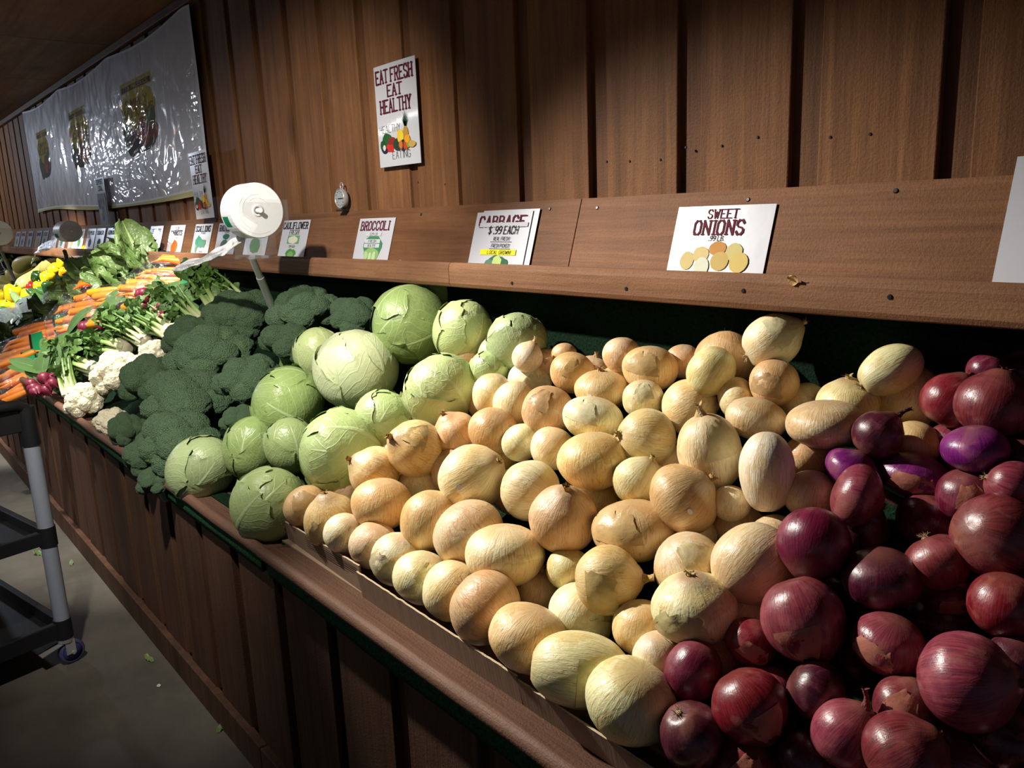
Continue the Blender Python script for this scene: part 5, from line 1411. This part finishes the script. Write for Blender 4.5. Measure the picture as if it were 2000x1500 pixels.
for j in range(41):
    film.append([])
    for i in range(161):
        x = BX0 + .01 + (BX1 - BX0 - .02) * i / 160; z = bz(x, .01 + .97 * j / 40)
        w = .010 * abs(noise.noise(V((x * 3.2, z * 4.5, 3)))) + .007 * abs(noise.noise(V((x * 9, z * 8, 8)))) + .003 * noise.noise(V((x * 25, z * 14, 1)))
        film[-1].append(V((x, by(x, z) - .006 - w, z)))
MB().grid(film).build('clear_film', MAT['film'], ban, True)
def emblem(xa, xb, za, zb):
    cx, w = (xa + xb) / 2, xb - xa; h = zb - za
    def pr(mb, col, k, name='emblem'):
        col = tuple(min(.85, c * 1.5) for c in col)
        o = mb.build(name, MAT['print'], ban); o.color = (*col, 1)
        for v_ in o.data.vertices:
            x, z = v_.co.x + cx, v_.co.y + za; v_.co = V((x, by(x, z) - .0012 - .0004 * k, z))
        return o
    def rect(x0, y0, x1, y1):
        m = MB(); m.grid([[V((x0 + (x1 - x0) * i / 6, y, 0)) for i in range(7)] for y in np.linspace(y0, y1, 6)]); return m
    pr(blob(MB(), 0, h * .62, w * .46, h * .28, 24, .1, 1), (.50, .42, .02), 0)
    pr(rect(-w * .42, h * .86, w * .42, h * 1.0), (.48, .42, .03), 0)
    pr(rect(-w * .38, h * .875, w * .40, h * .945), (.02, .02, .015), 1); pr(text_mb('A PRODUCE', .08 * w, h * .91, h * .045, w * .55, .9, False), (.55, .48, .06), 2, 'lettering')
    pr(rect(-w * .30, h * .30, w * .30, h * .60), (.50, .42, .02), 0)
    pr(text_mb('SIMPLY', -.02 * w, h * .70, h * .10, w * .58, .9), (.16, .07, .02), 2, 'lettering'); pr(text_mb('DELICIOUS', .02 * w, h * .575, h * .10, w * .78, .9), (.16, .07, .02), 2, 'lettering')
    for k, (a, b, rx, ry, c) in enumerate([(-.20, .22, .20, .14, (.16, .06, .05)), (.08, .30, .12, .20, (.25, .09, .05)), (.28, .26, .18, .14, (.22, .08, .05)), (.30, .46, .12, .14, (.10, .18, .04)), (-.36, .30, .12, .16, (.08, .14, .06)), (0, .12, .36, .10, (.05, .05, .05)), (-.28, .10, .12, .10, (.07, .08, .05)), (.10, .20, .14, .10, (.35, .10, .06))]):
        pr(blob(MB(), a * w, b * h, rx * w, ry * h, 18, .25, k), c, 1 + k * .2)
emblem(-4.66, -4.06, 1.76, 2.12); emblem(-5.85, -5.32, 1.77, 2.12); emblem(-6.90, -6.48, 1.77, 2.10)
# SUPPORT LOCAL strip sign in front of the banner
s = sheet('wall_sign', .20, .275, 'narrow SUPPORT LOCAL sign with a bluish picture hanging below the banner', 'sign'); s.rotation_mode = 'QUATERNION'; s.rotation_quaternion = WFACE
s.location = (-5.15, 1.250, 1.415); put_print(s, text_mb('SUPPORT', 0, .250, .026, .15, 1.35), INK, 'lettering'); put_print(s, text_mb('LOCAL', 0, .215, .026, .10, 1.35), INK, 'lettering')
put_print(s, MB().add([(-.085, .01, 0), (.085, .01, 0), (.085, .185, 0), (-.085, .185, 0)], [(0, 1, 2, 3)]), (.30, .36, .46), 'picture')
for k in range(14): put_print(s, blob(MB(), random.uniform(-.07, .07), random.uniform(.02, .17), random.uniform(.012, .03), random.uniform(.01, .025), 12, .3, k), random.choice([(.12, .18, .30), (.5, .55, .62), (.35, .28, .22), (.2, .3, .4)]), 'picture', .0008 + .00008 * k)

# ================================================================== thermometer on the ledge
tp = at_y(678, 415, 1.30)
th = empty('dial_thermometer', (tp.x, 1.288, 1.425), 'small round dial thermometer on a stand against the boards', 'thermometer')
MY = Matrix.Translation((0, -.004, .040)) @ Matrix.Rotation(PI / 2, 4, 'X')
MB().lathe([(.0001, -.010), (.028, -.010), (.031, -.006), (.031, .008), (.029, .0095), (.0285, .007)], 28, MY).build('case', MAT['steel'], th, True)
MB().lathe([(.0001, .0068), (.0286, .0068)], 28, MY).build('dial', MAT['print'], th).color = (.30, .32, .33, 1)
MB().box((.004, -.0117, .040), (.030, .0008, .003), Matrix.Translation((0, 0, 0))).build('needle', MAT['dark_metal'], th)
MB().box((0, -.004, .003), (.042, .026, .006), None, .001).box((0, 0, .010), (.016, .006, .016)).build('stand', MAT['dark_metal'], th)
MB().tube([V((.009 * math.cos(a), 0, .080 + .010 * math.sin(a))) for a in np.linspace(-1.3, 4.4, 14)], .0018, 6).build('hook', MAT['steel'], th, True)
for k in range(12):
    a = k * PI / 6; MB().box((.023 * math.cos(a), -.0113, .040 + .023 * math.sin(a)), (.003, .0006, .003)).build('tick', MAT['dark_metal'], th)

# ================================================================== bag roll dispensers
def dispenser(base, top, roll_c, R, wid, label, roll_label, bright=True, tail=None, with_roll=True, pole_mat='steel', ph=0):
    base, top, roll_c = V(base), V(top), V(roll_c)
    d = empty('bag_dispenser', base, label, 'dispenser', 'bag roll dispensers')
    L = lambda p: V(p) - base
    mid = base.lerp(top, .72)
    MB().tube([V((0, 0, 0)), L(mid)], .0125, 16).build('pole', MAT[pole_mat], d, True)
    MB().tube([L(mid), L(top)], .0105, 16).build('pole_insert', MAT[pole_mat], d, True)
    MB().tube([V((0, 0, -.02)), V((0, 0, .004))], [.03, .028], 14).build('foot', MAT['dark_metal'], d, True)
    # two clear cheeks, a tray and a throat
    c = L(roll_c); x1 = c.x + wid / 2 + .010; x0 = c.x - wid / 2 - .010
    outline = [(-.055, .035), (.085, .028), (.085, -.040), (.040, -.075), (.040, -.125), (-.045, -.140), (-.050, -.070), (-.015, -.030), (-.060, .000)]
    for xx in (x0, x1):
        m = MB(); n = len(outline); th_ = .0035
        vs = [V((xx, c.y + a, c.z + b)) for a, b in outline] + [V((xx + th_, c.y + a, c.z + b)) for a, b in outline]
        m.add(vs, [tuple(range(n)), tuple(reversed(range(n, 2 * n)))] + [(i, (i + 1) % n, n + (i + 1) % n, n + i) for i in range(n)])
        m.build('acrylic_cheek', MAT['acrylic'], d)
    MB().box((c.x, c.y, c.z - .135), (wid + .026, .10, .004)).build('acrylic_tray', MAT['acrylic'], d)
    MB().box((c.x, c.y + .085, c.z - .005), (wid + .026, .004, .07)).build('acrylic_back', MAT['acrylic'], d)
    MB().tube([V((x0 - .004, c.y, c.z)), V((x1 + .008, c.y, c.z))], .007, 10).build('spindle', MAT['roll'], d, True)
    if with_roll:
        r = empty('bag_roll', roll_c, roll_label, 'roll', 'rolls of produce bags')
        MX = Matrix.Rotation(PI / 2, 4, 'Y')
        body = [(R * .22, -wid / 2), (R * .97, -wid / 2), (R, -wid / 2 + .004), (R, wid / 2 - .004), (R * .97, wid / 2), (R * .22, wid / 2), (R * .22, wid / 2 - .02)]
        MB().lathe(body + [], 48, MX).build('film_roll', MAT['roll'], r, True).data.polygons.foreach_set('use_smooth', [False] * 48 * 6)
        MB().lathe([(R * .215, -wid / 2 - .001), (R * .225, wid / 2 + .001), (R * .13, wid / 2 + .001), (R * .13, -wid / 2 - .001)], 28, MX).build('core_tube', MAT['roll'], r, True)
        for q in range(4):
            rr = R * (.45 + .13 * q); MB().tube([V((wid / 2 + .0003, rr * math.cos(a), rr * math.sin(a))) for a in np.linspace(.4 + q, 2.2 + q, 16)], .0006, 4).build('film_edge', MAT['bag_white'], r, True)
        st = MB().grid([[V((xx, R * 1.004 * math.sin(a), R * 1.004 * math.cos(a))) for xx in (-wid * .36, wid * .12)] for a in np.linspace(-2.15, -1.75, 5)])
        o = st.build('green_sticker', MAT['print'], r); o.color = (.01, .20, .09, 1)
        if tail:
            pts = [V(p) - roll_c for p in tail]; rows = []; n = len(pts)
            for j in range(26):
                f = j / 25 * (n - 1); i = min(int(f), n - 2); p = pts[i].lerp(pts[i + 1], f - i)
                w = .13 * (1 - .72 * j / 25); row = []
                for k in range(9):
                    u = k / 8 - .5
                    row.append(p + V((u * w * .6, .35 * u * w, u * w * .55) ) + V((0, 0, .012 * noise.noise(V((u * 6, j * .25, ph))) + .022 * abs(u) * (1 - j / 25))))
                rows.append(row)
            MB().grid(rows).build('bag_tail', MAT['bag_white'], r, True)
    return d
bp_ = at_y(542, 604, 1.10); tp_ = at_y(492, 502, .97)
rc = at_y(492, 412, .96)
cpt = V((rc.x, .96, rc.z))
tl = [at_y(490, 458, .96), at_y(455, 482, .93), at_y(425, 497, .91), at_y(385, 512, .89), at_y(340, 524, .87)]
dispenser(bp_ + V((0, 0, -.05)), tp_, cpt, .079, .085, 'steel pole with a clear acrylic bag holder standing among the broccoli', 'large bright white roll of plastic bags above the broccoli', tail=tl)
bp_ = at_y(141, 522, 1.05); tp_ = at_y(126, 490, .99); rc = at_y(132, 452, .98)
tl = [at_y(105, 480, .96), at_y(80, 486, .95), at_y(72, 490, .95), at_y(68, 500, .95), at_y(62, 514, .95)]
dispenser(bp_ + V((0, 0, -.06)), tp_, rc, .055, .16, 'grey-poled clear acrylic bag holder standing over the peppers', 'small nearly used roll of bags in the holder over the peppers', tail=tl, pole_mat='dark_metal', ph=3)
bp_ = at_y(27, 534, 1.05); tp_ = at_y(2, 490, .97); rc = at_y(-4, 455, .96)
dispenser(bp_ + V((0, 0, -.06)), tp_, rc, .09, .10, 'thin-poled bag holder cut by the left edge', 'grey roll of bags cut by the left edge', pole_mat='steel', ph=5)

# ================================================================== utility cart
cart = empty('utility_cart', (-2.79, .375, 0), 'black plastic utility cart with grey tube legs at the left', 'cart')
cart.rotation_euler = (0, 0, math.radians(12))
CWX, CWY = -.86, -.46
for cx, cy in ((0, 0), (CWX, 0), (0, CWY), (CWX, CWY)):
    for za, zb in ((.155, .425), (.475, .76)):
        MB().tube([(cx, cy, za), (cx, cy, zb)], .0235, 20).build('leg_tube', MAT['aluminium'], cart, True)
    for za, zb in ((.095, .162), (.418, .482), (.752, .875)):
        MB().tube([(cx, cy, za), (cx, cy, zb)], .0265, 20).build('sleeve', MAT['black_plastic'], cart, True)
    ck = MB(); ck.tube([(cx, cy, .096), (cx, cy, .082)], [.026, .024], 16)
    for sx in (-.017, .017): ck.box((cx + sx, cy + .006, .062), (.004, .030, .048))
    co = ck.build('caster_fork', MAT['steel'], cart)
    W = Matrix.Translation((cx, cy + .012, .040)) @ Matrix.Rotation(PI / 2, 4, 'Y')
    wo = MB().lathe([(.031, -.012), (.036, -.012), (.040, -.008), (.040, .008), (.036, .012), (.031, .012)], 28, W).build('wheel', MAT['wheel'], cart, True)
    MB().lathe([(.001, -.011), (.031, -.010), (.031, .010), (.001, .011)], 24, W).build('wheel_hub', MAT['wheel_hub'], wo, True)
    MB().tube([(cx - .022, cy + .012, .040), (cx + .022, cy + .012, .040)], .006, 8).build('axle', MAT['steel'], wo)
    br = MB(); br.box((0, 0, 0), (.030, .075, .005), Matrix.Translation((cx, cy - .045, .072)) @ Matrix.Rotation(.22, 4, 'X'), .001)
    br.build('brake_lever', MAT['steel'], co)
for zz, hh in ((.80, .07), (.425, .045), (.10, .055)):
    sh = MB().box((CWX / 2, CWY / 2, zz + .006), (abs(CWX) + .01, abs(CWY) + .01, .012)).build('shelf', MAT['black_plastic'], cart)
    for (x, y, dx, dy) in ((CWX / 2, 0, abs(CWX), .022), (CWX / 2, CWY, abs(CWX), .022), (0, CWY / 2, .022, abs(CWY)), (CWX, CWY / 2, .022, abs(CWY))):
        MB().box((x, y, zz + hh / 2), (dx, dy, hh), None, .003).build('rim', MAT['black_plastic'], sh)
MB().tube([(0, .0, .868), (.012, -.03, .885), (.018, -.10, .890), (.018, CWY + .10, .890), (.012, CWY + .03, .885), (0, CWY, .868)], .017, 14).build('push_handle', MAT['black_plastic'], cart, True)

# ================================================================== scraps
def scrap(name, px, py, z, L, W, col, label, cat, rot, on='floor', bend=.8):
    m, me = leaf_mesh(name, MAT['leaf'] if name == 'leaf_scrap' else MAT['skin_flake'], L, W, bend, L * .12, rot)
    o = link(name, me); p = at_z(px, py, z) if on == 'floor' else at_y(px, py, on); o.location = (p.x, p.y, p.z + .002); o.rotation_euler = (random.uniform(-.05, .05), 0, rot); o.color = (*col, 1)
    return tag(o, label, cat)
scrap('leaf_scrap', 300, 1293, 0, .045, .010, (.14, .20, .06), 'largest pale green leaf scrap on the concrete beside the counter', 'leaf', 1.9)
scrap('leaf_scrap', 424, 1432, 0, .032, .010, (.10, .15, .04), 'crumpled leaf scrap on the concrete near the bottom of the view', 'leaf', .6)
scrap('leaf_scrap', 85, 1083, 0, .05, .014, (.10, .17, .05), 'green leaf scrap on the floor behind the cart leg', 'leaf', 2.4)
scrap('leaf_scrap', 138, 1106, 0, .04, .008, (.12, .16, .06), 'thin leaf scrap on the floor right of the cart leg', 'leaf', 1.2)
scrap('leaf_scrap', 310, 1343, 0, .012, .006, (.6, .6, .55), 'tiny white crumb on the concrete', 'scrap', 1.2)
pe = scrap('onion_peel', 1546, 560, 0, .022, .009, (.74, .50, .28), 'piece of onion peel stuck on the ledge nosing', 'peel', 2.6, 1.160)
pe.rotation_euler = (PI / 2 + .15, .3, .2)
scrap('leaf_scrap', 788, 516, 0, .022, .008, (.20, .26, .06), 'small green scrap lying on the sign ledge', 'leaf', 1.6, 1.20)
